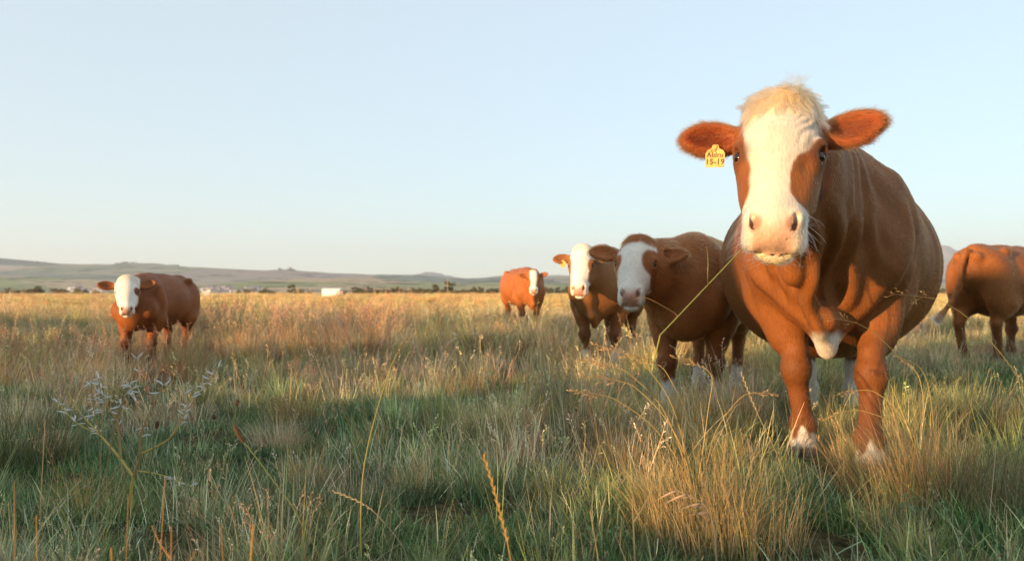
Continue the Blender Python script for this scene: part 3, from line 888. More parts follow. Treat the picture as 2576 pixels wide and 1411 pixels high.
def ground_mat():
    m, N, L = new_mat('meadow_ground')
    out = N.new('ShaderNodeOutputMaterial'); p = N.new('ShaderNodeBsdfPrincipled'); L.new(p.outputs[0], out.inputs['Surface'])
    geo = N.new('ShaderNodeNewGeometry')
    n1 = N.new('ShaderNodeTexNoise'); n1.inputs['Scale'].default_value = 22; n1.inputs['Detail'].default_value = 8
    n2 = N.new('ShaderNodeTexNoise'); n2.inputs['Scale'].default_value = 0.22; n2.inputs['Detail'].default_value = 6
    n3 = N.new('ShaderNodeTexNoise'); n3.inputs['Scale'].default_value = 0.9; n3.inputs['Detail'].default_value = 5
    for n in (n1, n2, n3): L.new(geo.outputs['Position'], n.inputs['Vector'])
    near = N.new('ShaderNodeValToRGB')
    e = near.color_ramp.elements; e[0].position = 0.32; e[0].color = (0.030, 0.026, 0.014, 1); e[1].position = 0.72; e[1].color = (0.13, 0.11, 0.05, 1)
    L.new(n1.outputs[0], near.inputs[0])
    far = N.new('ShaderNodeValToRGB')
    e = far.color_ramp.elements; e[0].position = 0.30; e[0].color = (0.26, 0.21, 0.09, 1); e[1].position = 0.68; e[1].color = (0.52, 0.39, 0.19, 1)  # distant straw ground, lightened to stand in for full sun
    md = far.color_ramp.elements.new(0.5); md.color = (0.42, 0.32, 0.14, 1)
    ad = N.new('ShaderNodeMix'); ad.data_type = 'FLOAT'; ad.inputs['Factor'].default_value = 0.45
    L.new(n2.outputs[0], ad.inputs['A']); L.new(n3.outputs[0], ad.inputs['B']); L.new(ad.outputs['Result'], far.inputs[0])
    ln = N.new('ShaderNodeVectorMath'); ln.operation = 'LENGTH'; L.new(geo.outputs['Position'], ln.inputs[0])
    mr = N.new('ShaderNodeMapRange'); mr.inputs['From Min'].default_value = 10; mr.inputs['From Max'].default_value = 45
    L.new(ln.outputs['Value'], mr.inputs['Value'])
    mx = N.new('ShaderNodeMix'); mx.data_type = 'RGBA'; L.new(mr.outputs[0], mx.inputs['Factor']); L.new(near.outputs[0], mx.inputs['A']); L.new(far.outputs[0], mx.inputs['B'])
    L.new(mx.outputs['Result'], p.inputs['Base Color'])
    p.inputs['Roughness'].default_value = 1.0; p.inputs['Specular IOR Level'].default_value = 0.05
    b = N.new('ShaderNodeBump'); b.inputs['Strength'].default_value = 0.8; b.inputs['Distance'].default_value = 0.05
    L.new(n1.outputs[0], b.inputs['Height']); L.new(b.outputs[0], p.inputs['Normal'])
    return m

def build_ground():
    nr, na = 190, 560
    r = np.concatenate([[0.0], np.geomspace(0.25, 9000, nr - 1)])
    a = np.linspace(0, 2 * np.pi, na, endpoint=False)
    X = (r[:, None] * np.cos(a)[None]).ravel(); Y = (r[:, None] * np.sin(a)[None]).ravel()
    Z = ground_h(X, Y)
    rr = np.hypot(X, Y)
    Z -= sstep(330, 2500, rr) * 6.0
    i, j = np.meshgrid(np.arange(nr - 1), np.arange(na), indexing='ij')
    j2 = (j + 1) % na
    F = np.stack([i * na + j, (i + 1) * na + j, (i + 1) * na + j2, i * na + j2], -1).reshape(-1, 4)
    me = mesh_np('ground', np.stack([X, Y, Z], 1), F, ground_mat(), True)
    return tag(link(bpy.data.objects.new('ground', me)), kind='structure')
build_ground()

# ------------------------------------------------------------------ hills and the far range
def hill_mat(name, cols, scale, dark=0.8):
    m, N, L = new_mat(name)
    out = N.new('ShaderNodeOutputMaterial'); p = N.new('ShaderNodeBsdfPrincipled'); L.new(p.outputs[0], out.inputs['Surface'])
    geo = N.new('ShaderNodeNewGeometry')
    mp = N.new('ShaderNodeMapping'); mp.inputs['Scale'].default_value = (scale, scale * 0.8, scale * 9); mp.inputs['Rotation'].default_value = (0, 0, 0.4)
    L.new(geo.outputs['Position'], mp.inputs['Vector'])
    nz = N.new('ShaderNodeTexNoise'); nz.inputs['Scale'].default_value = 1.6; nz.inputs['Detail'].default_value = 3
    L.new(mp.outputs[0], nz.inputs['Vector'])
    ds = N.new('ShaderNodeMix'); ds.data_type = 'RGBA'; ds.inputs['Factor'].default_value = 0.35
    L.new(mp.outputs[0], ds.inputs['A']); L.new(nz.outputs['Color'], ds.inputs['B'])
    vo = N.new('ShaderNodeTexVoronoi'); vo.inputs['Scale'].default_value = 1.0
    L.new(ds.outputs['Result'], vo.inputs['Vector'])
    rp = N.new('ShaderNodeValToRGB'); rp.color_ramp.interpolation = 'CONSTANT'
    e = rp.color_ramp.elements
    e[0].position = 0; e[0].color = (*cols[0], 1); e[1].position = 1 / len(cols); e[1].color = (*cols[1], 1)
    for k in range(2, len(cols)):
        q = e.new(k / len(cols)); q.color = (*cols[k], 1)
    sp = N.new('ShaderNodeSeparateColor'); L.new(vo.outputs['Color'], sp.inputs[0]); L.new(sp.outputs[0], rp.inputs[0])
    # woods and hedges
    n2 = N.new('ShaderNodeTexNoise'); n2.inputs['Scale'].default_value = 2.6; n2.inputs['Detail'].default_value = 9; n2.inputs['Roughness'].default_value = 0.65
    L.new(mp.outputs[0], n2.inputs['Vector'])
    st = N.new('ShaderNodeMapRange'); st.inputs['From Min'].default_value = 0.54; st.inputs['From Max'].default_value = 0.58; st.inputs['To Max'].default_value = dark
    L.new(n2.outputs[0], st.inputs['Value'])
    mx = N.new('ShaderNodeMix'); mx.data_type = 'RGBA'; mx.inputs['B'].default_value = (0.028, 0.040, 0.024, 1)
    L.new(st.outputs[0], mx.inputs['Factor']); L.new(rp.outputs[0], mx.inputs['A'])
    L.new(mx.outputs['Result'], p.inputs['Base Color']); p.inputs['Roughness'].default_value = 1; p.inputs['Specular IOR Level'].default_value = 0
    return m

def build_hill(name, pts, D, depth, mat, rough, seed, floor=-8):
    """Land rising to a ridge whose crest runs at distance D; pts are (view x, view y) of the crest."""
    xs = np.array([p[0] for p in pts], float); ys = np.array([p[1] for p in pts], float)
    n, k = 420, 46
    xd = np.linspace(xs[0], xs[-1], n)
    crest = (736 - np.interp(xd, xs, ys)) / 2002 * D + CAM_H
    V = []
    for j in range(k):
        t = j / (k - 1)
        tt = t if t < 0.8 else 0.8
        Yj = D - depth * (1 - min(t / 0.8, 1)) + (0 if t <= 0.8 else depth * 1.5 * (t - 0.8) / 0.2)
        s = (t / 0.8) if t <= 0.8 else 1 - (t - 0.8) / 0.2 * 0.5
        X = (xd - 1288) / 2002 * D
        P = np.stack([X, np.full(n, Yj), np.zeros(n)], 1)
        wob = 1 + 0.35 * vnoise(P, 3.0 / depth, seed, 2) * math.sin(math.pi * min(s, 1))
        z = floor + (crest - floor) * (s ** 1.15) * wob + rough * vnoise(P, 22 / depth, seed + 3, 3) * s
        V.append(np.stack([X, np.full(n, Yj), z], 1))
    V = np.concatenate(V)
    i, j = np.meshgrid(np.arange(k - 1), np.arange(n - 1), indexing='ij')
    F = np.stack([i * n + j, i * n + j + 1, (i + 1) * n + j + 1, (i + 1) * n + j], -1).reshape(-1, 4)
    me = mesh_np(name, V, F, mat, True)
    return tag(link(bpy.data.objects.new(name, me)), kind='structure')

farm = hill_mat('farmed_hillside', [(0.27, 0.25, 0.16), (0.15, 0.18, 0.13), (0.36, 0.29, 0.21), (0.18, 0.20, 0.13), (0.30, 0.23, 0.19), (0.09, 0.115, 0.10)], 0.0048)  # field tones desaturated a little to stand in for distance haze
build_hill('hill', [(-1500, 660), (-600, 640), (-150, 640), (0, 648), (40, 652), (80, 662), (200, 665), (310, 662), (350, 660), (440, 668), (560, 674), (640, 679), (720, 679), (800, 682), (870, 688), (950, 691), (1040, 690), (1130, 697), (1180, 700), (1260, 693), (1330, 691), (1450, 692), (1600, 700), (1900, 702), (2300, 704), (2700, 698), (3200, 690), (4200, 680)],
           2600, 1500, farm, 5, 5)
farm2 = hill_mat('near_hillside', [(0.36, 0.31, 0.15), (0.24, 0.26, 0.12), (0.44, 0.33, 0.20), (0.28, 0.28, 0.13)], 0.007, 0.7)
build_hill('low_hill', [(-1500, 700), (-200, 694), (100, 697), (250, 704), (420, 715), (560, 715), (640, 706), (760, 700), (880, 698), (1000, 704), (1150, 712), (1300, 708), (1500, 714), (2000, 716), (2600, 712), (4000, 700)], 1500, 650, farm2, 2, 15)
rock = hill_mat('far_range_rock', [(0.16, 0.13, 0.12), (0.20, 0.16, 0.14), (0.13, 0.12, 0.12)], 0.0016, 0.1)
build_hill('mountain', [(2100, 736), (2230, 690), (2330, 628), (2362, 612), (2385, 614), (2400, 626), (2430, 634), (2470, 668), (2520, 684), (2560, 662), (2620, 655), (2800, 690), (3200, 700), (4200, 690)], 5200, 900, rock, 22, 25)
build_hill('far_hill', [(980, 720), (1040, 690), (1070, 684), (1092, 683), (1120, 691), (1160, 698), (1230, 700), (1400, 715)], 5000, 700, rock, 6, 35)

# ------------------------------------------------------------------ trees and bushes along the far edge of the field
def leaf_mat(name, cols):
    m, N, L = new_mat(name)
    out = N.new('ShaderNodeOutputMaterial')
    oi = N.new('ShaderNodeObjectInfo'); geo = N.new('ShaderNodeNewGeometry')
    nz = N.new('ShaderNodeTexNoise'); nz.inputs['Scale'].default_value = 0.9; nz.inputs['Detail'].default_value = 2; L.new(geo.outputs['Position'], nz.inputs['Vector'])
    ad = N.new('ShaderNodeMix'); ad.data_type = 'FLOAT'; ad.inputs['Factor'].default_value = 0.5
    L.new(oi.outputs['Random'], ad.inputs['A']); L.new(nz.outputs[0], ad.inputs['B'])
    rp = N.new('ShaderNodeValToRGB'); e = rp.color_ramp.elements
    e[0].position = 0.2; e[0].color = (*cols[0], 1); e[1].position = 0.8; e[1].color = (*cols[1], 1)
    L.new(ad.outputs['Result'], rp.inputs[0])
    d = N.new('ShaderNodeBsdfDiffuse'); t = N.new('ShaderNodeBsdfTranslucent'); mx = N.new('ShaderNodeMixShader'); mx.inputs[0].default_value = 0.25
    L.new(rp.outputs[0], d.inputs[0]); L.new(rp.outputs[0], t.inputs[0]); L.new(d.outputs[0], mx.inputs[1]); L.new(t.outputs[0], mx.inputs[2]); L.new(mx.outputs[0], out.inputs['Surface'])
    return m
MAT_LEAF = leaf_mat('scrub_leaf', ((0.06, 0.07, 0.03), (0.20, 0.17, 0.07)))
MAT_BARK = simple_mat('bark', (0.12, 0.085, 0.06), 0.9, 0.3, 6)

def tube(pts, rad, seg=6):
    """Vertices and quads of a tube along pts with radius per point."""
    pts = np.asarray(pts, float); rad = np.broadcast_to(np.asarray(rad, float), (len(pts),))
    T = np.gradient(pts, axis=0); T /= np.linalg.norm(T, axis=1, keepdims=True) + 1e-12
    ref = np.array((0.31, 0.17, 0.93)) if abs(T[0, 2]) < 0.8 else np.array((0.95, 0.1, 0.2))
    A = np.cross(T, ref); A /= np.linalg.norm(A, axis=1, keepdims=True) + 1e-12
    Bn = np.cross(T, A)
    th = np.linspace(0, 2 * np.pi, seg, endpoint=False)
    V = (pts[:, None] + rad[:, None, None] * (np.cos(th)[None, :, None] * A[:, None] + np.sin(th)[None, :, None] * Bn[:, None])).reshape(-1, 3)
    F = []
    for i in range(len(pts) - 1):
        for j in range(seg):
            j2 = (j + 1) % seg
            F.append((i * seg + j, i * seg + j2, (i + 1) * seg + j2, (i + 1) * seg + j))
    return V, np.array(F, np.int32)

class Geo:
    """Collects pieces (vertices, quads, colour) for one mesh."""
    def __init__(self): self.V, self.F, self.C, self.n = [], [], [], 0
    def add(self, V, F, c=(1, 1, 1)):
        V = np.asarray(V, float)
        self.V.append(V); self.F.append(np.asarray(F, np.int64) + self.n)
        self.C.append(np.broadcast_to(np.asarray(c, float), (len(V), 3)).copy()); self.n += len(V)
        return self
    def tube(self, pts, rad, c=(1, 1, 1), seg=5):
        return self.add(*tube(pts, rad, seg), c)
    def mesh(self, name, mat, smooth=True):
        return mesh_np(name, np.concatenate(self.V), np.concatenate(self.F), mat, smooth, np.concatenate(self.C))

def crown_geo(h, w, nleaf, lobes, seed, size):
    g = np.random.default_rng(seed)
    cs = [(g.normal(0, w * 0.28), g.normal(0, w * 0.28), h * g.uniform(0.22, 0.82), w * g.uniform(0.22, 0.40)) for _ in range(lobes)]
    V, F = [], []
    for k in range(nleaf):
        c = cs[g.integers(len(cs))]
        d = g.normal(size=3); d /= np.linalg.norm(d)
        p = np.array(c[:3]) + d * c[3] * g.uniform(0.45, 1.1) * np.array((1, 1, 0.85))
        if p[2] < 0.05 * h: p[2] = g.uniform(0.05, 0.25) * h
        a = g.normal(size=3); a /= np.linalg.norm(a); b = np.cross(a, g.normal(size=3)); b /= np.linalg.norm(b)
        s = size * g.uniform(0.5, 1.3)
        n = len(V)
        V += [p - a * s, p - b * s * 0.6, p + a * s, p + b * s * 0.6]; F.append((n, n + 1, n + 2, n + 3))
    return np.array(V), np.array(F)

TREES = []
for k in range(7):
    h = [2.6, 3.2, 2.2, 4.2, 3.0, 5.0, 2.4][k]; w = [3.4, 3.0, 4.0, 3.2, 4.4, 2.6, 5.0][k]
    cv, cf = crown_geo(h, w, 1000, 11, 60 + k, 0.26)
    TREES.append((h, mesh_np('crown', cv, cf, MAT_LEAF, False)))
    V, F = tube([(0, 0, -0.2), (0.05, 0, h * 0.3), (0.1, 0.05, h * 0.7)], [0.16, 0.11, 0.04], 6)
    TREES[-1] += (mesh_np('trunk', V, F, MAT_BARK),)

def plant_tree(name, k, X, Y, s, label, group, z=0.0, rz=None, sz=1.0):
    r = empty(name, (X, Y, z), random.uniform(0, 6.28) if rz is None else rz)
    r.scale = (s, s, s * sz)
    link(bpy.data.objects.new('trunk', TREES[k][2]), r)
    link(bpy.data.objects.new('crown', TREES[k][1]), r)
    return tag(r, label, 'tree' if 'tree' in name else 'bush', group)

g = np.random.default_rng(77)
for xd in np.concatenate([np.arange(900, 1290, 9), np.arange(1290, 1445, 14)]):
    xd = xd + g.uniform(-5, 5); D = g.uniform(255, 320)
    plant_tree('bush', int(g.integers(0, 7)), (xd - 1288) / 2002 * D, D, g.uniform(0.45, 0.85), 'dull green bush in the scrub line along the far field edge', 'bushes along the far field edge')
for xd in (10, 22, 40, 75, 92, 150, 160, 195, 215, 245, 600, 625, 655, 668, 690, 735, 755, 780, 860, 2362, 2366):
    D = g.uniform(240, 330)
    plant_tree('bush', int(g.integers(0, 7)), (xd - 1288) / 2002 * D, D, g.uniform(0.45, 0.85), 'single dull green bush at the far field edge below the hills', 'single bushes at the far field edge')
for xd, D, s, k, lab in ((893, 270, 0.62, 5, 'dark round tree standing above the scrub to the right of the white shed'),
                         (1128, 275, 1.05, 5, 'tall brown bare-looking tree beside the pale pole on the horizon'),
                         (98, 250, 0.7, 3, 'taller dark tree at the field edge left of the lone calf')):
    plant_tree('tree', k, (xd - 1288) / 2002 * D, D, s, lab, None)
for xd, yd, D, which_ in ((96, 662, 2590, 'left'), (112, 664, 2590, 'right')):
    p = px(xd, yd, D)
    plant_tree('tree', 3, p[0], D, 3.2, which_ + ' one of two lone trees on the crest of the hill at the frame edge', 'lone trees on the left hill crest', p[2] - 4)
for xd in (298, 310, 322, 336, 430, 446, 705, 712, 722, 731, 742):
    yd = float(np.interp(xd, [290, 350, 440, 560, 720, 745], [663, 661, 669, 674, 680, 682]))
    p = px(xd, yd, 2590)
    plant_tree('tree', int(g.integers(0, 5)), p[0], 2590, g.uniform(3.0, 4.6), 'tree in a copse on the skyline of the hills', 'skyline copses', p[2] - 6)

# pale pole beside the tall tree
G = Geo(); G.tube([(0, 0, -0.3), (0, 0, 5.4)], [0.14, 0.11], (1, 1, 1), 8); G.tube([(-0.5, 0, 5.0), (0.5, 0, 5.0)], [0.06, 0.06], (1, 1, 1), 6)
pole = link(bpy.data.objects.new('pole', G.mesh('pole', simple_mat('pale_wood', (0.42, 0.30, 0.18), 0.8))))
pole.location = ((1126 - 1288) / 2002 * 262, 262, 0)
tag(pole, 'pale wooden pole rising beside the tall brown tree on the horizon', 'pole')

# ------------------------------------------------------------------ sheds and the far village
def box(bm, x0, x1, y0, y1, z0, z1):
    v = [bm.verts.new(p) for p in ((x0, y0, z0), (x1, y0, z0), (x1, y1, z0), (x0, y1, z0), (x0, y0, z1), (x1, y0, z1), (x1, y1, z1), (x0, y1, z1))]
    for q in ((3, 2, 1, 0), (4, 5, 6, 7), (0, 1, 5, 4), (1, 2, 6, 5), (2, 3, 7, 6), (3, 0, 4, 7)): bm.faces.new([v[i] for i in q])
def bm_obj(name, fn, mat, parent=None):
    bm = bmesh.new(); fn(bm); me = bpy.data.meshes.new(name); bm.to_mesh(me); bm.free(); me.materials.append(mat)
    return link(bpy.data.objects.new(name, me), parent)
MAT_WHITE = simple_mat('white_paint', (0.80, 0.78, 0.74), 0.6, 0.08, 2)
MAT_GREY = simple_mat('grey_sheet', (0.35, 0.35, 0.36), 0.5, 0.15, 3)
MAT_ROOF = simple_mat('house_roof', (0.22, 0.20, 0.20), 0.8, 0.3, 1)
MAT_DOOR = simple_mat('dark_opening', (0.06, 0.06, 0.07), 0.5, 0.2, 2)
shed = empty('white_shed', ((837 - 1288) / 2002 * 158, 158, 0), R(-8))
bm_obj('wall', lambda b: box(b, -1.85, 1.75, -0.9, 0.9, 0.0, 1.42), MAT_WHITE, shed)
def shed_roof(b):
    pr = [(-2.0, -1.05, 1.42), (1.9, -1.05, 1.42), (1.9, 0, 1.66), (-2.0, 0, 1.66), (1.9, 1.05, 1.42), (-2.0, 1.05, 1.42)]
    v = [b.verts.new(p) for p in pr]
    for q in ((0, 1, 2, 3), (3, 2, 4, 5), (0, 3, 5), (1, 4, 2), (5, 4, 1, 0)): b.faces.new([v[i] for i in q])
bm_obj('roof', shed_roof, MAT_WHITE, shed)
bm_obj('door', lambda b: box(b, 1.05, 1.60, -0.94, -0.903, 0.02, 1.2), MAT_GREY, shed)
bm_obj('lean_to', lambda b: box(b, 1.753, 2.35, -0.75, 0.75, 0.0, 1.12), simple_mat('brown_boards', (0.36, 0.24, 0.17), 0.8), shed)  # lower end block in a darker brown than the white walls
tag(shed, 'low white shed standing alone at the far side of the field', 'shed')
tank = empty('water_trough', ((521 - 1288) / 2002 * 150, 150, 0), R(15))
bm_obj('tank', lambda b: box(b, -0.55, 0.55, -0.4, 0.4, 0.0, 0.95), simple_mat('pinkish_plaster', (0.72, 0.60, 0.54), 0.7), tank)
bm_obj('lid', lambda b: box(b, -0.60, 0.60, -0.45, 0.45, 0.953, 1.02), MAT_WHITE, tank)
tag(tank, 'small pale block on the field edge just right of the lone calf', 'water tank')

MAT_HOUSE = simple_mat('house_plaster', (0.52, 0.53, 0.55), 0.8, 0.2, 0.05)
def house_mesh(w, d, h, rh):
    bm = bmesh.new(); box(bm, -w / 2, w / 2, -d / 2, d / 2, 0, h); a = bpy.data.meshes.new('wall'); bm.to_mesh(a); bm.free(); a.materials.append(MAT_HOUSE)
    bm = bmesh.new()
    v = [bm.verts.new(p) for p in ((-w / 2 - .3, -d / 2 - .3, h), (w / 2 + .3, -d / 2 - .3, h), (w / 2 + .3, 0, h + rh), (-w / 2 - .3, 0, h + rh), (w / 2 + .3, d / 2 + .3, h), (-w / 2 - .3, d / 2 + .3, h))]
    for q in ((0, 1, 2, 3), (3, 2, 4, 5), (0, 3, 5), (1, 4, 2), (5, 4, 1, 0)): bm.faces.new([v[i] for i in q])
    b = bpy.data.meshes.new('roof'); bm.to_mesh(b); bm.free(); b.materials.append(MAT_ROOF)
    bm = bmesh.new(); box(bm, -w * 0.3, -w * 0.12, -d / 2 - 0.06, -d / 2 - 0.003, h * 0.35, h * 0.75); c = bpy.data.meshes.new('window'); bm.to_mesh(c); bm.free(); c.materials.append(MAT_DOOR)
    return a, b, c
HOUSES = [house_mesh(9, 6, 2.8, 1.6), house_mesh(14, 7, 3.2, 1.8), house_mesh(6, 6, 4.5, 1.4)]
for xd in list(g.uniform(185, 262, 14)) + list(g.uniform(520, 645, 26)):
    D = g.uniform(820, 940); k = int(g.integers(0, 3))
    hs_ = empty('house', ((xd - 1288) / 2002 * D, D, -1.2 + (D - 820) * 0.05), g.uniform(-0.6, 0.6))
    for nm, m_ in zip(('wall', 'roof', 'window'), HOUSES[k]): link(bpy.data.objects.new(nm, m_), hs_)
    tag(hs_, 'tiny pale house of the village below the hills', 'house', 'village houses below the hills')
for xd, yd in ((700, 712), (1395 - 75, 0), (695, 706)):
    if yd:
        D = 1150
        p = px(xd, yd, D)
# ------------------------------------------------------------------ grass
def blade_mat(name, inst=True):
    m, N, L = new_mat(name)
    out = N.new('ShaderNodeOutputMaterial')
    at = N.new('ShaderNodeAttribute'); at.attribute_name = 'tint'
    col = at.outputs['Color']
    if inst:
        ai = N.new('ShaderNodeAttribute'); ai.attribute_type = 'INSTANCER'; ai.attribute_name = 'patch'
        mx = N.new('ShaderNodeMix'); mx.data_type = 'RGBA'; mx.blend_type = 'MULTIPLY'; mx.inputs['Factor'].default_value = 1
        L.new(col, mx.inputs['A']); L.new(ai.outputs['Color'], mx.inputs['B']); col = mx.outputs['Result']
    p = N.new('ShaderNodeBsdfPrincipled'); p.inputs['Roughness'].default_value = 0.55; p.inputs['Specular IOR Level'].default_value = 0.25
    t = N.new('ShaderNodeBsdfTranslucent'); ms = N.new('ShaderNodeMixShader'); ms.inputs[0].default_value = 0.33
    L.new(col, p.inputs['Base Color']); L.new(col, t.inputs[0]); L.new(p.outputs[0], ms.inputs[1]); L.new(t.outputs[0], ms.inputs[2]); L.new(ms.outputs[0], out.inputs['Surface'])
    return m
MAT_GRASS = blade_mat('grass_blade')
MAT_STALK = blade_mat('grass_stalk', False)

C_GREEN = np.array((0.112, 0.155, 0.066)); C_DEEP = np.array((0.060, 0.100, 0.030)); C_BLUE = np.array((0.140, 0.190, 0.110))
C_OLIVE = np.array((0.170, 0.165, 0.060)); C_STRAW = np.array((0.45, 0.355, 0.205)); C_PALE = np.array((0.55, 0.46, 0.32))
C_RUST = np.array((0.35, 0.205, 0.115)); C_GOLD = np.array((0.48, 0.335, 0.12)); C_BROWN = np.array((0.22, 0.14, 0.08))

def blades(n, hmin, hmax, rad, width, lean, droop, pal, g, wind=(0, 0), nseg=4, tipcol=None, tipmix=0.5, base=None):
    """n bent, tapering grass blades: vertices, quads, colours. pal: list of (colour, weight)."""
    az = g.uniform(0, 2 * np.pi, n); rr = rad * np.sqrt(g.random(n))
    B0 = np.stack([rr * np.cos(az), rr * np.sin(az), np.zeros(n)], 1) if base is None else base
    az2 = az + g.normal(0, 0.9, n)
    L_ = g.uniform(hmin, hmax, n) * (1 - 0.25 * (rr / max(rad, 1e-6)) ** 2 if base is None else 1)
    ln = np.abs(g.normal(lean, lean * 0.6, n)); dr = np.abs(g.normal(droop, droop * 0.6, n))
    D = np.stack([np.cos(az2), np.sin(az2)], 1) + np.array(wind)[None] * 1.0
    D /= np.linalg.norm(D, axis=1, keepdims=True) + 1e-9
    t = np.linspace(0, 1, nseg + 1)
    ang = ln[:, None] + dr[:, None] * t[None] ** 1.4 * 1.0
    ds = L_[:, None] / nseg
    hx = np.concatenate([np.zeros((n, 1)), np.cumsum(np.sin(ang[:, :-1]) * ds, 1)], 1)
    hz = np.concatenate([np.zeros((n, 1)), np.cumsum(np.cos(ang[:, :-1]) * ds, 1)], 1)
    C = B0[:, None, :] + np.stack([hx * D[:, :1], hx * D[:, 1:], hz], 2)
    sd = np.stack([-D[:, 1], D[:, 0], np.zeros(n)], 1)
    tw = g.normal(0, 0.6, n)
    sd = sd * np.cos(tw)[:, None] + np.stack([D[:, 0], D[:, 1], np.zeros(n)], 1) * np.sin(tw)[:, None]
    w = width * g.uniform(0.6, 1.4, n)[:, None] * (1 - 0.88 * t[None] ** 1.5)
    V = np.stack([C - sd[:, None] * w[..., None] / 2, C + sd[:, None] * w[..., None] / 2], 2)     # n, seg+1, 2, 3
    V = V.reshape(-1, 3)
    o = (np.arange(n) * (nseg + 1) * 2)[:, None]; s = (np.arange(nseg) * 2)[None]
    F = np.stack([o + s, o + s + 1, o + s + 3, o + s + 2], -1).reshape(-1, 4)
    wts = np.array([p[1] for p in pal], float); cols = np.array([p[0] for p in pal])
    ci = g.choice(len(pal), n, p=wts / wts.sum())
    bc = cols[ci] * g.uniform(0.65, 1.35, (n, 1))
    cc = np.repeat(bc[:, None, :], nseg + 1, 1)
    if tipcol is not None:
        k = (tipmix * g.random((n, 1, 1)) * 1.4 * t[None, :, None] ** 1.5).clip(0, 1)
        cc = cc * (1 - k) + tipcol * k
    cc = np.repeat(cc[:, :, None, :], 2, 2).reshape(-1, 3)
    return V, F, cc

def ribbon(P0, P1, w0, w1, g):
    """A flat sliver between two points."""
    d = P1 - P0; s = np.cross(d, g.normal(size=3)); s /= np.linalg.norm(s) + 1e-9
    return np.array([P0 - s * w0, P0 + s * w0, P1 + s * w1, P1 - s * w1]), np.array([[0, 1, 2, 3]])

def panicle(G, base, direction, length, g, col, dense=1.0, spread=0.5, stem=0.0008, spike=0.012, wide=0.0016, gravity=0.25):
    """An open grass seed head along direction: side branches set with small spikelets."""
    d = np.asarray(direction, float); d = d / np.linalg.norm(d)
    n = max(5, int(length / 0.014 * dense))
    main_pts = [np.asarray(base) + d * length * t + np.array((0, 0, -gravity * length * t * t * 0.6)) for t in np.linspace(0, 1, 7)]
    G.tube(main_pts, np.linspace(stem, stem * 0.4, 7), col * 0.8, 4)
    for k in range(n):
        t = 0.08 + 0.92 * k / n
        p = np.array([np.interp(t, np.linspace(0, 1, 7), [q[i] for q in main_pts]) for i in range(3)])
        side = np.cross(d, g.normal(size=3)); side /= np.linalg.norm(side) + 1e-9
        bl = length * (0.34 - 0.26 * t) * g.uniform(0.6, 1.3)
        bd = d * (1 - spread) + side * spread + np.array((0, 0, -gravity * 0.5)); bd /= np.linalg.norm(bd)
        e = p + bd * bl
        G.add(*ribbon(p, e, stem * 0.45, stem * 0.3, g), col * g.uniform(0.6, 1.0))
        m = max(2, int(bl / 0.010 * dense))
        for j in range(m):
            q = p + (e - p) * (0.25 + 0.75 * (j + 0.5) / m)
            v = bd + g.normal(size=3) * 0.45; v /= np.linalg.norm(v)
            s = spike * g.uniform(0.6, 1.2)
            w = np.cross(v, g.normal(size=3)); w /= np.linalg.norm(w) + 1e-9
            G.add(np.array([q, q + v * s * 0.45 + w * wide * 0.5, q + v * s, q + v * s * 0.45 - w * wide * 0.5]), np.array([[0, 1, 2, 3]]), col * g.uniform(0.7, 1.3))
    return G

TUFT_COL = bpy.data.collections.new('grass_tufts')       # sources for the instances, not linked to the scene
TYPES = {}
def add_tuft(kind, V, F, C):
    me = mesh_np('tuft', V, F, MAT_GRASS, False, C)
    n = len(TUFT_COL.objects)
    o = bpy.data.objects.new('tuft_%03d' % n, me); TUFT_COL.objects.link(o)
    TYPES.setdefault(kind, []).append(n)
def join(parts):
    Vs, Fs, Cs, n = [], [], [], 0
    for V, F, C in parts:
        Vs.append(V); Fs.append(F + n); Cs.append(np.broadcast_to(C, (len(V), 3))); n += len(V)
    return np.concatenate(Vs), np.concatenate(Fs), np.concatenate(Cs)

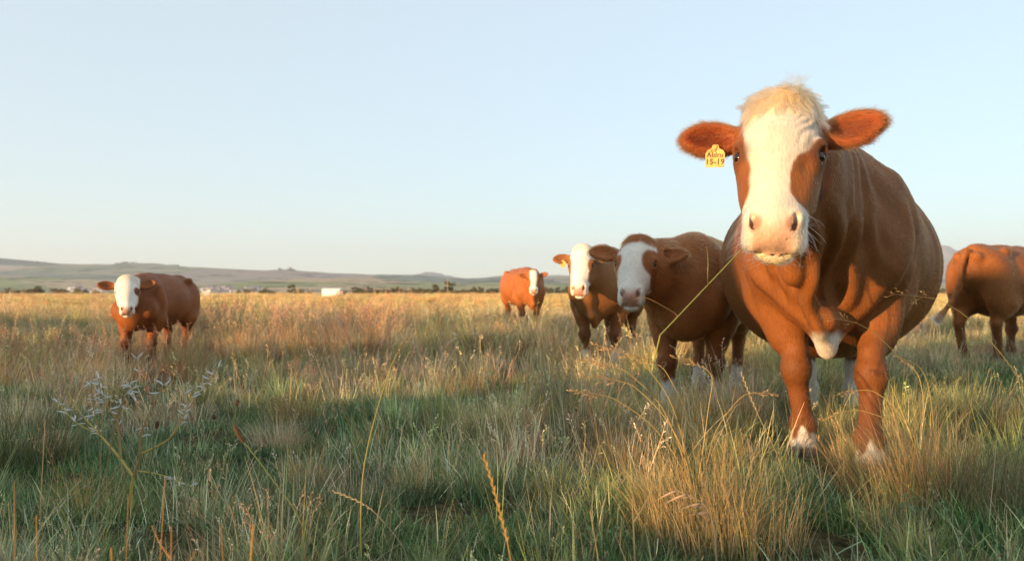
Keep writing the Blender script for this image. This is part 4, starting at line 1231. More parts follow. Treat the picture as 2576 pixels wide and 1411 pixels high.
def make_tufts():
    for k in range(5):
        g = np.random.default_rng(100 + k)
        add_tuft('short', *join([blades(130, 0.025, 0.095, 0.13, 0.0042, 0.45, 0.7, [(C_GREEN, 6), (C_DEEP, 3), (C_BLUE, 4), (C_STRAW * 0.8, 0.5)], g, nseg=3),
                                 blades(14, 0.04, 0.13, 0.13, 0.0030, 0.9, 0.4, [(C_STRAW, 1), (C_PALE, 1)], g, nseg=3)]))
    for k in range(5):
        g = np.random.default_rng(120 + k)
        add_tuft('mid', *join([blades(95, 0.06, 0.16, 0.12, 0.0040, 0.36, 0.9, [(C_GREEN, 4), (C_BLUE, 4), (C_OLIVE, 3), (C_DEEP, 2)], g, tipcol=C_STRAW, tipmix=0.3),
                               blades(14, 0.07, 0.20, 0.12, 0.0032, 0.45, 0.4, [(C_STRAW, 2), (C_PALE, 2), (C_BROWN, 1)], g)]))
    for k in range(4):
        g = np.random.default_rng(140 + k)
        add_tuft('tussock', *join([blades(170, 0.12, 0.27, 0.08, 0.0030, 0.28, 0.95, [(C_OLIVE, 4), (C_STRAW * 0.8, 3), (C_GREEN, 4), (C_BROWN, 1)], g, tipcol=C_STRAW, tipmix=0.9),
                                   blades(22, 0.18, 0.36, 0.07, 0.0024, 0.20, 0.6, [(C_STRAW, 2), (C_GOLD, 2), (C_PALE, 1)], g, nseg=5)]))
    for k in range(4):
        g = np.random.default_rng(160 + k)
        P = [blades(120, 0.10, 0.25, 0.10, 0.0032, 0.30, 0.85, [(C_GOLD, 3), (C_RUST, 4), (C_STRAW, 4), (C_OLIVE, 2)], g, tipcol=C_RUST, tipmix=0.5)]
        G = Geo()
        for _ in range(10):
            a = g.uniform(0, 6.28); p = np.array((0.04 * math.cos(a), 0.04 * math.sin(a), 0)); h = g.uniform(0.18, 0.36)
            d = np.array((0.25 * math.cos(a), 0.25 * math.sin(a), 1.0)) ; d /= np.linalg.norm(d)
            e = p + d * h
            G.add(*ribbon(p, e, 0.0012, 0.0008, g), C_RUST * 0.9)
            panicle(G, e - d * 0.02, d + g.normal(size=3) * 0.15, 0.10, g, C_RUST * 1.1 + 0.06, 0.55, 0.4, 0.0009, 0.014, 0.004)
        P.append((np.concatenate(G.V), np.concatenate(G.F), np.concatenate(G.C)))
        add_tuft('rust', *join(P))
    for k in range(5):
        g = np.random.default_rng(180 + k)
        P = [blades(40, 0.06, 0.20, 0.13, 0.0036, 0.50, 0.4, [(C_PALE, 4), (C_STRAW, 4), (C_BROWN * 1.3, 1)], g),
             blades(26, 0.04, 0.12, 0.13, 0.0040, 0.4, 0.7, [(C_GREEN, 2), (C_BLUE, 2)], g, nseg=3),
             blades(9, 0.15, 0.32, 0.10, 0.0034, 0.25, 0.20, [(C_PALE, 2), (C_STRAW, 2)], g, nseg=5)]
        G = Geo()
        for _ in range(3):
            a = g.uniform(0, 6.28); p = np.array((0.05 * math.cos(a), 0.05 * math.sin(a), 0)); h = g.uniform(0.16, 0.28)
            d = np.array((0.4 * math.cos(a), 0.4 * math.sin(a), 1.0)); d /= np.linalg.norm(d); e = p + d * h
            G.add(*ribbon(p, e, 0.0014, 0.0009, g), C_STRAW)
            panicle(G, e - d * 0.02, d + g.normal(size=3) * 0.2, 0.08, g, C_PALE * 0.9, 0.5, 0.3, 0.0008, 0.013, 0.004)
        P.append((np.concatenate(G.V), np.concatenate(G.F), np.concatenate(G.C)))
        add_tuft('dry', *join(P))
    for k in range(4):
        g = np.random.default_rng(200 + k)
        add_tuft('thatch', *blades(60, 0.08, 0.26, 0.16, 0.0032, 1.25, 0.30, [(C_PALE * 0.8, 3), (C_STRAW * 0.7, 3), (C_BROWN, 3), (C_DEEP, 1)], g, nseg=3))
    for k in range(6):     # a few long single stalks
        g = np.random.default_rng(240 + k)
        add_tuft('stalk', *blades(5, 0.16, 0.40, 0.10, 0.0034, 0.30, 0.25, [(C_PALE, 3), (C_STRAW, 4), (C_OLIVE * 1.4, 3), (C_RUST, 1)], g, nseg=6))
    for k in range(6):     # rounded tussocks
        g = np.random.default_rng(260 + k)
        pal = [[(C_OLIVE, 5), (C_STRAW, 4), (C_BROWN, 1)], [(C_STRAW, 5), (C_PALE, 4), (C_OLIVE, 2)], [(C_BLUE, 4), (C_GREEN, 4), (C_DEEP, 3)], [(C_GOLD, 3), (C_STRAW, 4), (C_GREEN, 3)], [(C_DEEP, 4), (C_GREEN, 4), (C_OLIVE, 3)], [(C_BROWN * 1.3, 3), (C_STRAW, 3), (C_PALE, 2)]][k]
        add_tuft('clump', *join([blades(420, 0.14, 0.30, 0.16, 0.0032, 0.34, 0.85, pal, g, tipcol=C_STRAW, tipmix=0.7), blades(40, 0.22, 0.36, 0.12, 0.0026, 0.25, 0.5, pal, g, nseg=5, tipcol=C_PALE, tipmix=0.9)]))
    for k in range(3):     # small leafy weeds
        g = np.random.default_rng(220 + k); G = Geo()
        for _ in range(16):
            a = g.uniform(0, 6.28); r = g.uniform(0.01, 0.07); h = g.uniform(0.03, 0.10)
            p0 = np.array((r * 0.3 * math.cos(a), r * 0.3 * math.sin(a), 0)); p1 = np.array((r * math.cos(a), r * math.sin(a), h))
            G.add(*ribbon(p0, p1, 0.0008, 0.0007, g), C_GREEN)
            for q in range(3):
                b = a + q * 2.09; d = np.array((math.cos(b), math.sin(b), g.uniform(-0.1, 0.5))); w = np.array((-math.sin(b), math.cos(b), g.uniform(-0.3, 0.3))); s = g.uniform(0.006, 0.014)
                G.add(np.array([p1, p1 + d * s * 0.6 + w * s * 0.45, p1 + d * s * 1.15, p1 + d * s * 0.6 - w * s * 0.45]), np.array([[0, 1, 2, 3]]), (C_GREEN * 0.8 + C_BLUE * 0.3) * g.uniform(0.7, 1.3))
        add_tuft('weed', np.concatenate(G.V), np.concatenate(G.F), np.concatenate(G.C))
make_tufts()

def scatter_group():
    ng = bpy.data.node_groups.new('scatter_tufts', 'GeometryNodeTree')
    ng.interface.new_socket('Geometry', in_out='INPUT', socket_type='NodeSocketGeometry')
    ng.interface.new_socket('Geometry', in_out='OUTPUT', socket_type='NodeSocketGeometry')
    N, L = ng.nodes, ng.links
    gi = N.new('NodeGroupInput'); go = N.new('NodeGroupOutput')
    ci = N.new('GeometryNodeCollectionInfo'); ci.inputs['Collection'].default_value = TUFT_COL
    ci.inputs['Separate Children'].default_value = True; ci.inputs['Reset Children'].default_value = True
    ip = N.new('GeometryNodeInstanceOnPoints'); ip.inputs['Pick Instance'].default_value = True
    def attr(name, t):
        n = N.new('GeometryNodeInputNamedAttribute'); n.data_type = t; n.inputs['Name'].default_value = name
        return n.outputs['Attribute']
    L.new(gi.outputs[0], ip.inputs['Points']); L.new(ci.outputs[0], ip.inputs['Instance'])
    L.new(attr('which', 'INT'), ip.inputs['Instance Index'])
    er = N.new('FunctionNodeEulerToRotation'); L.new(attr('turn', 'FLOAT_VECTOR'), er.inputs[0])
    L.new(er.outputs[0], ip.inputs['Rotation']); L.new(attr('size', 'FLOAT_VECTOR'), ip.inputs['Scale'])
    L.new(ip.outputs[0], go.inputs[0])
    return ng
SCATTER = scatter_group()

def scatter(name, pos, which, turn, size, patch, label):
    me = bpy.data.meshes.new(name)
    me.vertices.add(len(pos)); me.vertices.foreach_set('co', np.asarray(pos, np.float32).ravel())
    a = me.attributes.new('which', 'INT', 'POINT'); a.data.foreach_set('value', np.asarray(which, np.int32))
    for nm, v in (('turn', turn), ('size', size)):
        a = me.attributes.new(nm, 'FLOAT_VECTOR', 'POINT'); a.data.foreach_set('vector', np.asarray(v, np.float32).ravel())
    c = np.ones((len(pos), 4), np.float32); c[:, :3] = patch
    a = me.attributes.new('patch', 'FLOAT_COLOR', 'POINT'); a.data.foreach_set('color', c.ravel())
    o = link(bpy.data.objects.new(name, me))
    md = o.modifiers.new('scatter', 'NODES'); md.node_group = SCATTER
    return tag(o, label, 'grass', kind='stuff')

def wedge(y0, y1, density, g, margin=0.6):
    n = int(density * 0.5 * (1.36 + 0) * (y1 * y1 - y0 * y0) + density * 2 * margin * (y1 - y0))
    y = np.sqrt(g.uniform(y0 * y0, y1 * y1, n)); x = g.uniform(-1, 1, n) * (0.68 * y + margin)
    return x, y

def pick_types(x, y, g):
    P = np.stack([x, y, np.zeros_like(x)], 1)
    n1 = vnoise(P, 0.55, 40, 3); n2 = vnoise(P, 0.9, 41, 2); n3 = vnoise(P, 1.6, 42, 2)
    left = sstep(-0.5, -2.5, x) * sstep(4.5, 7.5, y)
    w = {'short': 2.4 + 3.0 * sstep(0.1, -0.3, n1), 'mid': 1.3 + 1.0 * n2, 'tussock': 0.10 + 2.4 * sstep(0.12, 0.45, n1), 'rust': 0.05 + 2.6 * left + 1.4 * sstep(0.25, 0.5, n3),
         'dry': 0.45 + 2.6 * sstep(0.0, 0.35, n2), 'thatch': 0.5 + 0.6 * n3, 'weed': 0.3 * sstep(0.0, 0.3, -n2), 'stalk': 0.40 + 0.3 * n3}
    far = sstep(9, 26, y)
    w['short'] = w['short'] * (1 - 0.9 * far); w['weed'] = w['weed'] * (1 - far); w['thatch'] = w['thatch'] * (1 - 0.8 * far)
    w['mid'] = w['mid'] * (1 - 0.35 * far); w['rust'] = w['rust'] * (1 - 0.7 * far) + far * 0.25; w['dry'] = w['dry'] + far * 1.8; w['tussock'] = w['tussock'] + far * 1.6
    near = sstep(5.8, 3.6, y)
    w['dry'] = w['dry'] * (1 - 0.45 * near); w['rust'] = w['rust'] * (1 - 0.75 * near); w['tussock'] = w['tussock'] * (1 - 0.4 * near); w['short'] = w['short'] * (1 + 0.3 * near)
    names = list(w); W = np.stack([np.maximum(np.broadcast_to(w[k], x.shape), 0.01) for k in names], 1)
    W /= W.sum(1, keepdims=True)
    c = (g.random((len(x), 1)) > np.cumsum(W, 1)).sum(1).clip(0, len(names) - 1)
    which = np.array([TYPES[names[i]][g.integers(len(TYPES[names[i]]))] for i in c])
    return which, np.array(names)[c], n1, n2

def clear_of(x, y, spots):
    keep = np.ones(len(x), bool)
    for (sx, sy, sr) in spots: keep &= np.hypot(x - sx, y - sy) > sr
    return keep

def grass_all():
    g = np.random.default_rng(5)
    pos, which, turn, size, patch = [], [], [], [], []
    for y0, y1, dens, sc in ((1.35, 3.0, 270, 0.85), (3.0, 5.5, 190, 0.9), (5.5, 10, 80, 1.1), (10, 20, 26, 1.35), (20, 45, 6.5, 1.7), (45, 110, 1.5, 2.7), (110, 330, 0.24, 5.0)):
        x, y = wedge(y0, y1, dens, g)
        wh, nm, n1, n2 = pick_types(x, y, g)
        s = sc * g.uniform(0.7, 1.25, len(x)) * (1.0 + 0.55 * n1)
        tall = np.isin(nm, ['tussock', 'rust', 'dry'])
        lim = np.where(tall & (y < 2.4), 0.62, 1.0)                # grazed lower in front
        s = s * lim
        hol = vnoise(np.stack([x, y, np.zeros_like(x)], 1), 3.4, 47, 2)
        keep = clear_of(x, y, FEET) & ~((hol < -0.22) & tall) & ~((hol < -0.34) & (y < 12))     # hollows of bare thatch
        s = s * (1 + 0.35 * hol)
        s = np.where((np.hypot(x - 1.35, y - 3.0) < 0.75) & tall, s * 0.55, s)                    # trodden round the big cow
        x, y, wh, s, n1, n2 = (q[keep] for q in (x, y, wh, s, n1, n2))
        z = ground_h(x, y)
        pos.append(np.stack([x, y, z - 0.01], 1)); which.append(wh)
        turn.append(np.stack([g.normal(0, 0.10, len(x)), g.normal(0, 0.10, len(x)), g.uniform(0, 6.28, len(x))], 1))
        zs = np.where(y > 20, 0.42, 1.0) if y0 >= 20 else np.ones(len(x))
        size.append(np.stack([s, s, s * zs * g.uniform(0.85, 1.15, len(x))], 1))
        warm = sstep(12, 50, y)[:, None]  # straw tufts brightened with distance to stand in for full sun
        base = np.clip(1 + 0.30 * n1[:, None] * np.array((1.0, 0.8, 0.6)) + 0.15 * n2[:, None], 0.5, 1.6)
        jit = np.exp(g.normal(0, 0.30, (len(x), 1))) * (1 + g.normal(0, 0.10, (len(x), 3)))      # every tuft a little different
        hue = sstep(-0.45, 0.45, n2 + 0.5 * n1)[:, None]                                          # fresh green patches, bleached patches
        base = base * ((1 - hue) * np.array((0.90, 1.06, 0.88)) + hue * np.array((1.16, 1.06, 1.04)))
        base = base * (1 + sstep(6, 3.5, y)[:, None] * np.array((-0.05, 0.06, 0.08)))
        base = base * jit * np.array((1.38, 1.40, 1.32))
        patch.append(np.clip(base * (1 - warm) + base * warm * np.array((1.30, 1.16, 1.00)), 0.2, 2.6))
    # rounded tussocks, thrown in small groups
    gx, gy = wedge(2.6, 26, 0.40, g)
    x = np.repeat(gx, 3) + g.normal(0, 0.45, len(gx) * 3); y = np.repeat(gy, 3) + g.normal(0, 0.45, len(gx) * 3)
    ok = (y > 2.5) & clear_of(x, y, [(fx, fy, 0.30) for fx, fy, fr in FEET]) & (np.hypot(x - 1.35, y - 2.9) > 0.75)
    x, y = x[ok], y[ok]
    s = g.uniform(0.55, 1.15, len(x)) * np.where(y < 4, 0.75, 1.0)
    pos.append(np.stack([x, y, ground_h(x, y) - 0.01], 1)); which.append(np.array(TYPES['clump'])[g.integers(0, 6, len(x))])
    turn.append(np.stack([g.normal(0, 0.08, len(x)), g.normal(0, 0.08, len(x)), g.uniform(0, 6.28, len(x))], 1))
    size.append(np.stack([s, s, s * g.uniform(0.8, 1.1, len(x))], 1)); patch.append(np.exp(g.normal(0.15, 0.2, (len(x), 1))) * np.ones((1, 3)))
    cat = np.concatenate
    scatter('meadow_grass', cat(pos), cat(which), cat(turn), cat(size), cat(patch), 'mixed green and straw meadow grass covering the whole field')

FEET = []
for ctx in (main, calf, cow_b, calf_b, cow_d, cow_c):
    P_, r_ = ctx['P'], ctx['root']
    S_ = P_.get('S', 1); hd = r_.rotation_euler[2]
    for fx, fy in list(P_['front']) + list(P_['hind']):
        FEET.append((r_.location[0] + S_ * (fx * math.cos(hd) - fy * math.sin(hd)), r_.location[1] + S_ * (fx * math.sin(hd) + fy * math.cos(hd)), 0.07))
        if ctx is main: FEET.append((FEET[-1][0] * 0.965, FEET[-1][1] * 0.965, 0.09))
grass_all()
# ------------------------------------------------------------------ single plants in front
def smooth_path(pts, n=24):
    """Catmull-Rom through pts."""
    P = np.asarray(pts, float); P = np.concatenate([[2 * P[0] - P[1]], P, [2 * P[-1] - P[-2]]])
    out = []
    m = len(P) - 3
    for i in range(m):
        p0, p1, p2, p3 = P[i:i + 4]
        for t in np.linspace(0, 1, max(2, n // m), endpoint=(i == m - 1)):
            out.append(0.5 * ((2 * p1) + (-p0 + p2) * t + (2 * p0 - 5 * p1 + 4 * p2 - p3) * t * t + (-p0 + 3 * p1 - 3 * p2 + p3) * t ** 3))
    return np.array(out)

def ground_pt(xd, Y, dz=-0.02):
    X = (xd - 1288) / 2002 * Y
    return np.array((X, Y, float(ground_h(np.array([X]), np.array([Y]))[0]) + dz))

def stalk_obj(name, pts, r0, r1, col, parent=None, n=24, seg=6, wig=0.0, g=None):
    P = smooth_path(pts, n)
    if wig: P = P + wig * np.stack([vnoise(P, 30, 70 + i) for i in range(3)], 1)
    G = Geo(); G.tube(P, np.linspace(r0, r1, len(P)), col, seg)
    return link(bpy.data.objects.new(name, G.mesh(name, MAT_STALK)), parent), P

# a stalk held in the big cow's mouth
mw = main['root']
bpy.context.view_layer.update()
mouth = np.array(mw.matrix_world @ Vector(main['hp'](0.520, -0.092, -0.148)))
gp = np.random.default_rng(900)
C_STEM = np.array((0.34, 0.34, 0.09))
chew = empty('chewed_stalk', (0, 0, 0))
a0 = px(1645, 905, 2.28); a1 = px(1660, 842, 2.29); a2 = px(1692, 797, 2.31); a3 = px(1772, 730, 2.36)
P_all = [a0, a0 * 0.4 + a1 * 0.6, a1]
stalk_obj('stem', [a0, a1], 0.0024, 0.0022, C_STEM, chew, 6)
mend = mouth + (0.012, 0.004, 0.003)
a2 = a1 + (mend - a1) * 0.17; a3 = a1 + (mend - a1) * 0.52
stalk_obj('stem', [a1, mend], 0.0022, 0.0019, C_STEM, chew, 24)
stalk_obj('side_stem', [a2, a2 + (-0.003, 0, 0.012), px(1655, 762, 2.30), px(1620, 747, 2.29), px(1590, 753, 2.28)], 0.0013, 0.0005, np.array((0.42, 0.25, 0.12)), chew, 20)
stalk_obj('side_stem', [a3, px(1780, 690, 2.35), px(1781, 655, 2.35), px(1778, 620, 2.34)], 0.0016, 0.0005, C_STEM, chew, 18)
tag(chew, 'long bent green stalk with two side stems hanging from the big cow\'s mouth', 'grass stalk')

# branching weed with white seed pods, lower left
def pod_weed():
    root = empty('pod_weed', ground_pt(334, 2.55))
    off = np.array(root.location)
    D0 = 2.55
    def q(xd, yd, dd=0.0): return px(xd, yd, D0 + dd) - off
    yel = np.array((0.62, 0.47, 0.13)); brn = np.array((0.58, 0.38, 0.18))
    base = np.array((0, 0, 0.0))
    br = [([base, q(334, 1237), q(340, 1196)], 0.0057, 0.0047, yel),
          ([q(340, 1196), q(300, 1143, .04), q(255, 1091, .08), q(205, 1036, .12), q(175, 985, .15)], 0.0046, 0.0018, yel),
          ([q(308, 1150, .03), q(304, 1106, .02), q(300, 1040, 0), q(322, 985, -.03), q(345, 900, -.06)], 0.0041, 0.0017, brn),
          ([q(340, 1196), q(357, 1140, -.04), q(356, 1106, -.06), q(368, 1061, -.08), q(404, 985, -.10), q(428, 942, -.12)], 0.0046, 0.0017, brn),
          ([q(357, 1140, -.04), q(432, 1098, -.09), q(470, 1030, -.12), q(490, 965, -.15)], 0.0035, 0.0010, yel),
          ([q(432, 1098, -.09), q(480, 1020, -.06), q(552, 922, -.02)], 0.0030, 0.0016, brn),
          ([q(345, 1180), q(413, 1192, -.10), q(500, 1226, -.18)], 0.0030, 0.0012, yel),
          ([q(255, 1091, .08), q(240, 1030, .06), q(232, 960, .03)], 0.0030, 0.0016, brn),
          ([q(300, 1060, 0), q(262, 1000, -.03), q(250, 950, -.05)], 0.0027, 0.0014, brn),
          ([q(368, 1061, -.08), q(340, 1000, -.05), q(330, 955, -.03)], 0.0027, 0.0014, brn),
          ([q(255, 1091, .08), q(195, 1060, .10), q(140, 1000, .12)], 0.0027, 0.0014, yel)]
    paths = []
    for pts, r0, r1, c in br:
        o, P = stalk_obj('stem', pts, r0, r1, c, root, 22)
        paths.append(P)
    G = Geo(); t = np.linspace(0, 1, 5)
    pts = np.stack([0.026 * t, 0.004 * np.sin(t * 2.4), 0.003 * t * t], 1)
    G.tube(pts, [0.0012, 0.0019, 0.0020, 0.0017, 0.0005], (0.82, 0.82, 0.78), 5)
    pod = G.mesh('seed_pod', MAT_STALK)
    for k in range(130):
        P = paths[1 + gp.integers(len(paths) - 1)]
        i = int(len(P) * gp.uniform(0.42, 0.99)); p = P[min(i, len(P) - 1)]
        o = link(bpy.data.objects.new('seed_pod', pod), root)
        o.location = p; o.rotation_euler = (gp.uniform(0, 6.28), gp.uniform(-0.9, 0.5), gp.uniform(0, 6.28))
        s = gp.uniform(0.7, 1.25); o.scale = (s, s, s)
    return tag(root, 'branching yellow-stemmed weed set with white seed pods in the lower left grass', 'weed')
pod_weed()

# plantains: a stalk and a brown head
def plantain(base_xd, Y, pts, head, hr, hl, label):
    b = ground_pt(base_xd, Y)
    root = empty('plantain', b)
    st = [np.zeros(3)] + [px(*p) - b for p in pts]
    o, P = stalk_obj('stalk', st, 0.0019, 0.0013, np.array((0.20, 0.24, 0.10)), root, 24)
    d = P[-1] - P[-2]; d /= np.linalg.norm(d)
    tip = px(*head) - b; d = tip - P[-1]; L_ = np.linalg.norm(d); d /= L_
    G = Geo()
    t = np.linspace(0, 1, 12)
    ax = P[-1][None] + d[None] * (t * L_)[:, None] + np.cross(d, (0.2, 0.5, 0.8))[None] * (0.06 * L_ * np.sin(t * 3.14))[:, None]
    rr = hr * np.sqrt(np.clip(np.sin(np.pi * (0.06 + 0.90 * t)), 0, 1))
    G.tube(ax, rr, (0.14, 0.085, 0.045), 8)
    for k in range(int(90 * L_ / 0.04)):
        i = gp.uniform(0, 10.99); c = ax[int(i)]; v = gp.normal(size=3); v -= d * (v @ d); v /= np.linalg.norm(v)
        e = c + v * rr[int(i)] * 1.0
        G.add(*ribbon(e - v * 0.001, e + v * 0.0025 + d * 0.001, 0.0010, 0.0006, gp), np.array((0.28, 0.19, 0.11)) * gp.uniform(0.6, 1.4))
    link(bpy.data.objects.new('seed_head', G.mesh('seed_head', MAT_STALK)), root)
    return tag(root, label, 'plantain', 'plantains in the lower left')
plantain(456, 2.15, [(485, 1250, 2.15), (575, 1110, 2.12), (592, 1060, 2.10), (597, 1020, 2.10)], (600, 1003, 2.10), 0.0052, 0.02, 'tall thin plantain with small upright head, tallest of the three beside the pod weed')
plantain(505, 2.30, [(507, 1219, 2.28), (530, 1120, 2.26), (541, 1053, 2.25)], (541, 1040, 2.25), 0.0050, 0.02, 'thin plantain with small pale head between the pod weed and the tallest plantain')
plantain(372, 2.05, [(376, 1286, 2.05), (384, 1160, 2.04), (398, 1075, 2.03)], (400, 1056, 2.03), 0.0050, 0.02, 'slim plantain standing in front of the pod weed stems')
plantain(810, 1.95, [(760, 1310, 1.95), (692, 1207, 1.94), (632, 1128, 1.93), (617, 1110, 1.93)], (591, 1066, 1.92), 0.0058, 0.05, 'leaning plantain with a long brown bristly head')

def feather(name, base, pts, plen, pdir, col, scol, label, r0=0.0016, dense=1.0, spread=0.42, group=None, spike=0.012, cat='grass stalk', gravity=0.3, seeds=3):
    """One flowering grass stalk: stem and open seed head."""
    root = empty(name, base)
    st = [np.zeros(3)] + [np.asarray(p) - base for p in pts]
    o, P = stalk_obj('stem', st, r0, r0 * 0.45, scol, root, 30)
    G = Geo(); d = P[-1] - P[-3]; d /= np.linalg.norm(d)
    panicle(G, P[-1] - d * 0.01, d * 0.6 + np.asarray(pdir) * 0.6, plen, np.random.default_rng(seeds), col, dense, spread, r0 * 0.5, spike, 0.0022, gravity)
    link(bpy.data.objects.new('seed_head', G.mesh('seed_head', MAT_STALK, False)), root)
    return tag(root, label, cat, group)

feather('tall_stalk', ground_pt(909, 1.92), [px(909, 1380, 1.92), px(914, 1200, 1.93), px(941, 1061, 1.95), px(984, 922, 1.97), px(1008, 878, 1.98)], 0.085, (0.4, 0, 0.8), np.array((0.36, 0.24, 0.11)), np.array((0.36, 0.33, 0.10)),
        'tall straight yellow-green stalk with sparse seed head crossing the middle of the field', 0.0022, 0.45, 0.34, seeds=11)
feather('arching_stalk', ground_pt(2360, 2.75), [px(2330, 960, 2.7), px(2258, 894, 2.62), px(2200, 838, 2.55), px(2150, 809, 2.5)], 0.14, (-1, -0.1, 0.10), np.array((0.42, 0.30, 0.15)), np.array((0.42, 0.36, 0.13)),
        'arching straw-coloured stalk with feathery head in front of the big cow\'s front leg', 0.0016, 0.9, 0.36, seeds=12, gravity=0.15)
feather('arching_stalk', ground_pt(2610, 2.45), [px(2580, 1010, 2.42), px(2535, 914, 2.40), px(2442, 807, 2.36), px(2388, 768, 2.33), px(2345, 748, 2.31)], 0.15, (-1, 0, 0.0), np.array((0.34, 0.24, 0.13)), np.array((0.34, 0.30, 0.12)),
        'long stalk arching in from the frame edge with feathery head before the big cow\'s belly', 0.0016, 0.9, 0.40, seeds=13, gravity=0.12)

# the twisted spike close to the camera
def spike_stalk(base, pts, label, col, r=0.0018, spike_len=0.16, seeds=1, group=None):
    root = empty('spike_stalk', base)
    o, P = stalk_obj('stem', [np.zeros(3)] + [np.asarray(p) - base for p in pts], r, r * 0.6, col, root, 30)
    g_ = np.random.default_rng(seeds)
    seglen = np.linalg.norm(np.diff(P, axis=0), axis=1); cum = np.concatenate([[0], np.cumsum(seglen)]); tot = cum[-1]
    G = Geo()
    n = int(spike_len / 0.008)
    for k in range(n):
        s = tot - spike_len + spike_len * k / n
        p = np.array([np.interp(s, cum, P[:, i]) for i in range(3)]); p2 = np.array([np.interp(s + 0.012, cum, P[:, i]) for i in range(3)])
        d = p2 - p; d /= np.linalg.norm(d) + 1e-9
        side = np.cross(d, (0.1, 1, 0.2)) * (1 if k % 2 else -1)
        t = np.linspace(0, 1, 5)
        ax = p[None] + (d[None] * 0.85 + side[None] * 0.30) * (t * 0.014)[:, None]
        G.tube(ax, r * 0.85 * np.array([0.5, 1, 1.05, 0.7, 0.15]), col * g_.uniform(0.8, 1.3), 5)
    link(bpy.data.objects.new('seed_head', G.mesh('seed_head', MAT_STALK)), root)
    return tag(root, label, 'grass stalk', group)
spike_stalk(ground_pt(1330, 1.50), [px(1286, 1411, 1.5), px(1262, 1300, 1.5), px(1238, 1210, 1.5), px(1216, 1140, 1.5)], 'golden twisted ear of grass close to the camera in the middle', np.array((0.52, 0.33, 0.10)), 0.0015, 0.17, 21)
spike_stalk(ground_pt(1040, 2.1), [px(1015, 1370, 2.1), px(950, 1290, 2.1), px(900, 1255, 2.1), px(838, 1231, 2.1)], 'pale ear of grass leaning far over to the left above the green tuft', np.array((0.48, 0.40, 0.26)), 0.0014, 0.12, 22)
spike_stalk(ground_pt(1035, 2.6), [px(1030, 1280, 2.6), px(1005, 1180, 2.6), px(965, 1125, 2.6), px(925, 1075, 2.6)], 'thin greenish ear of grass behind the tall straight stalk', np.array((0.34, 0.34, 0.17)), 0.0012, 0.13, 23)
spike_stalk(ground_pt(2010, 2.35), [px(1995, 1280, 2.35), px(1960, 1160, 2.36), px(1900, 1030, 2.38), px(1862, 935, 2.40)], 'thin straw ear of grass leaning left in front of the big cow\'s far leg', np.array((0.46, 0.36, 0.18)), 0.0013, 0.12, 24)
spike_stalk(ground_pt(690, 2.2), [px(688, 1370, 2.2), px(690, 1280, 2.2), px(697, 1210, 2.2), px(704, 1170, 2.2)], 'short straight green ear of grass beside the green tuft', np.array((0.24, 0.28, 0.11)), 0.0013, 0.08, 25)

# drooping oat-like head
def oat_stalk():
    base = ground_pt(1805, 1.75); root = empty('oat_stalk', base)
    o, P = stalk_obj('stem', [np.zeros(3), px(1799, 1400, 1.75) - base, px(1790, 1310, 1.75) - base, px(1765, 1262, 1.74) - base, px(1702, 1230, 1.73) - base], 0.0024, 0.0013, np.array((0.56, 0.42, 0.24)), root, 30)
    for k in range(7):
        p = P[int(15 + k * 2.1)]
        G = Geo(); d = np.array((-0.95, -0.1, 0.30 - 0.09 * k)) + gp.normal(size=3) * 0.10; d /= np.linalg.norm(d)
        t = np.linspace(0, 1, 7)
        ax = p[None] + d[None] * (0.048 * t)[:, None] + np.array((0, 0, -0.008))[None] * (t ** 2)[:, None]
        G.tube(ax, [0.0005, 0.0022, 0.0029, 0.0025, 0.0016, 0.0007, 0.0003], np.array((0.60, 0.42, 0.26)) * gp.uniform(0.8, 1.15), 6)
        G.tube([ax[-1], ax[-1] + d * 0.03], [0.0003, 0.0002], (0.5, 0.38, 0.22), 4)
        link(bpy.data.objects.new('spikelet', G.mesh('spikelet', MAT_STALK)), root)
    return tag(root, 'drooping pale oat head with long spikelets at the foot of the golden tussock', 'grass stalk')
oat_stalk()

# tussocks that stand out
def tussock(xd, Y, n, hmin, hmax, rad, lean, droop, pal, label, wind=(0, 0), tip=C_STRAW, tipmix=0.7, width=0.0022, heads=(), seed=0, extra=None):
    g_ = np.random.default_rng(300 + seed)
    b = ground_pt(xd, Y, -0.01)
    root = empty('grass_tussock', b)
    V, F, C = blades(n, hmin, hmax, rad, width, lean, droop, pal, g_, wind, 6, tip, tipmix)
    link(bpy.data.objects.new('blade_clump', mesh_np('blade_clump', V, F, MAT_STALK, False, C)), root)
    for k, (pts, pl, pdir, col) in enumerate(heads):
        P0 = np.array((g_.uniform(-rad, rad) * 0.5, g_.uniform(-rad, rad) * 0.5, 0))
        st, P = stalk_obj('flower_stem', [P0] + [px(*p) - b for p in pts], 0.0017, 0.0010, np.array((0.52, 0.39, 0.15)) * g_.uniform(0.8, 1.15), root, 24, 5)
        G = Geo(); d = P[-1] - P[-3]; d /= np.linalg.norm(d)
        panicle(G, P[-1] - d * 0.012, d * 0.8 + np.asarray(pdir) * 0.4, pl, g_, np.asarray(col), 1.3, 0.28, 0.0010, 0.012, 0.0034, 0.2)
        link(bpy.data.objects.new('seed_head', G.mesh('seed_head', MAT_STALK, False)), st)
    return tag(root, label, 'grass tussock', 'tussocks standing out of the meadow')

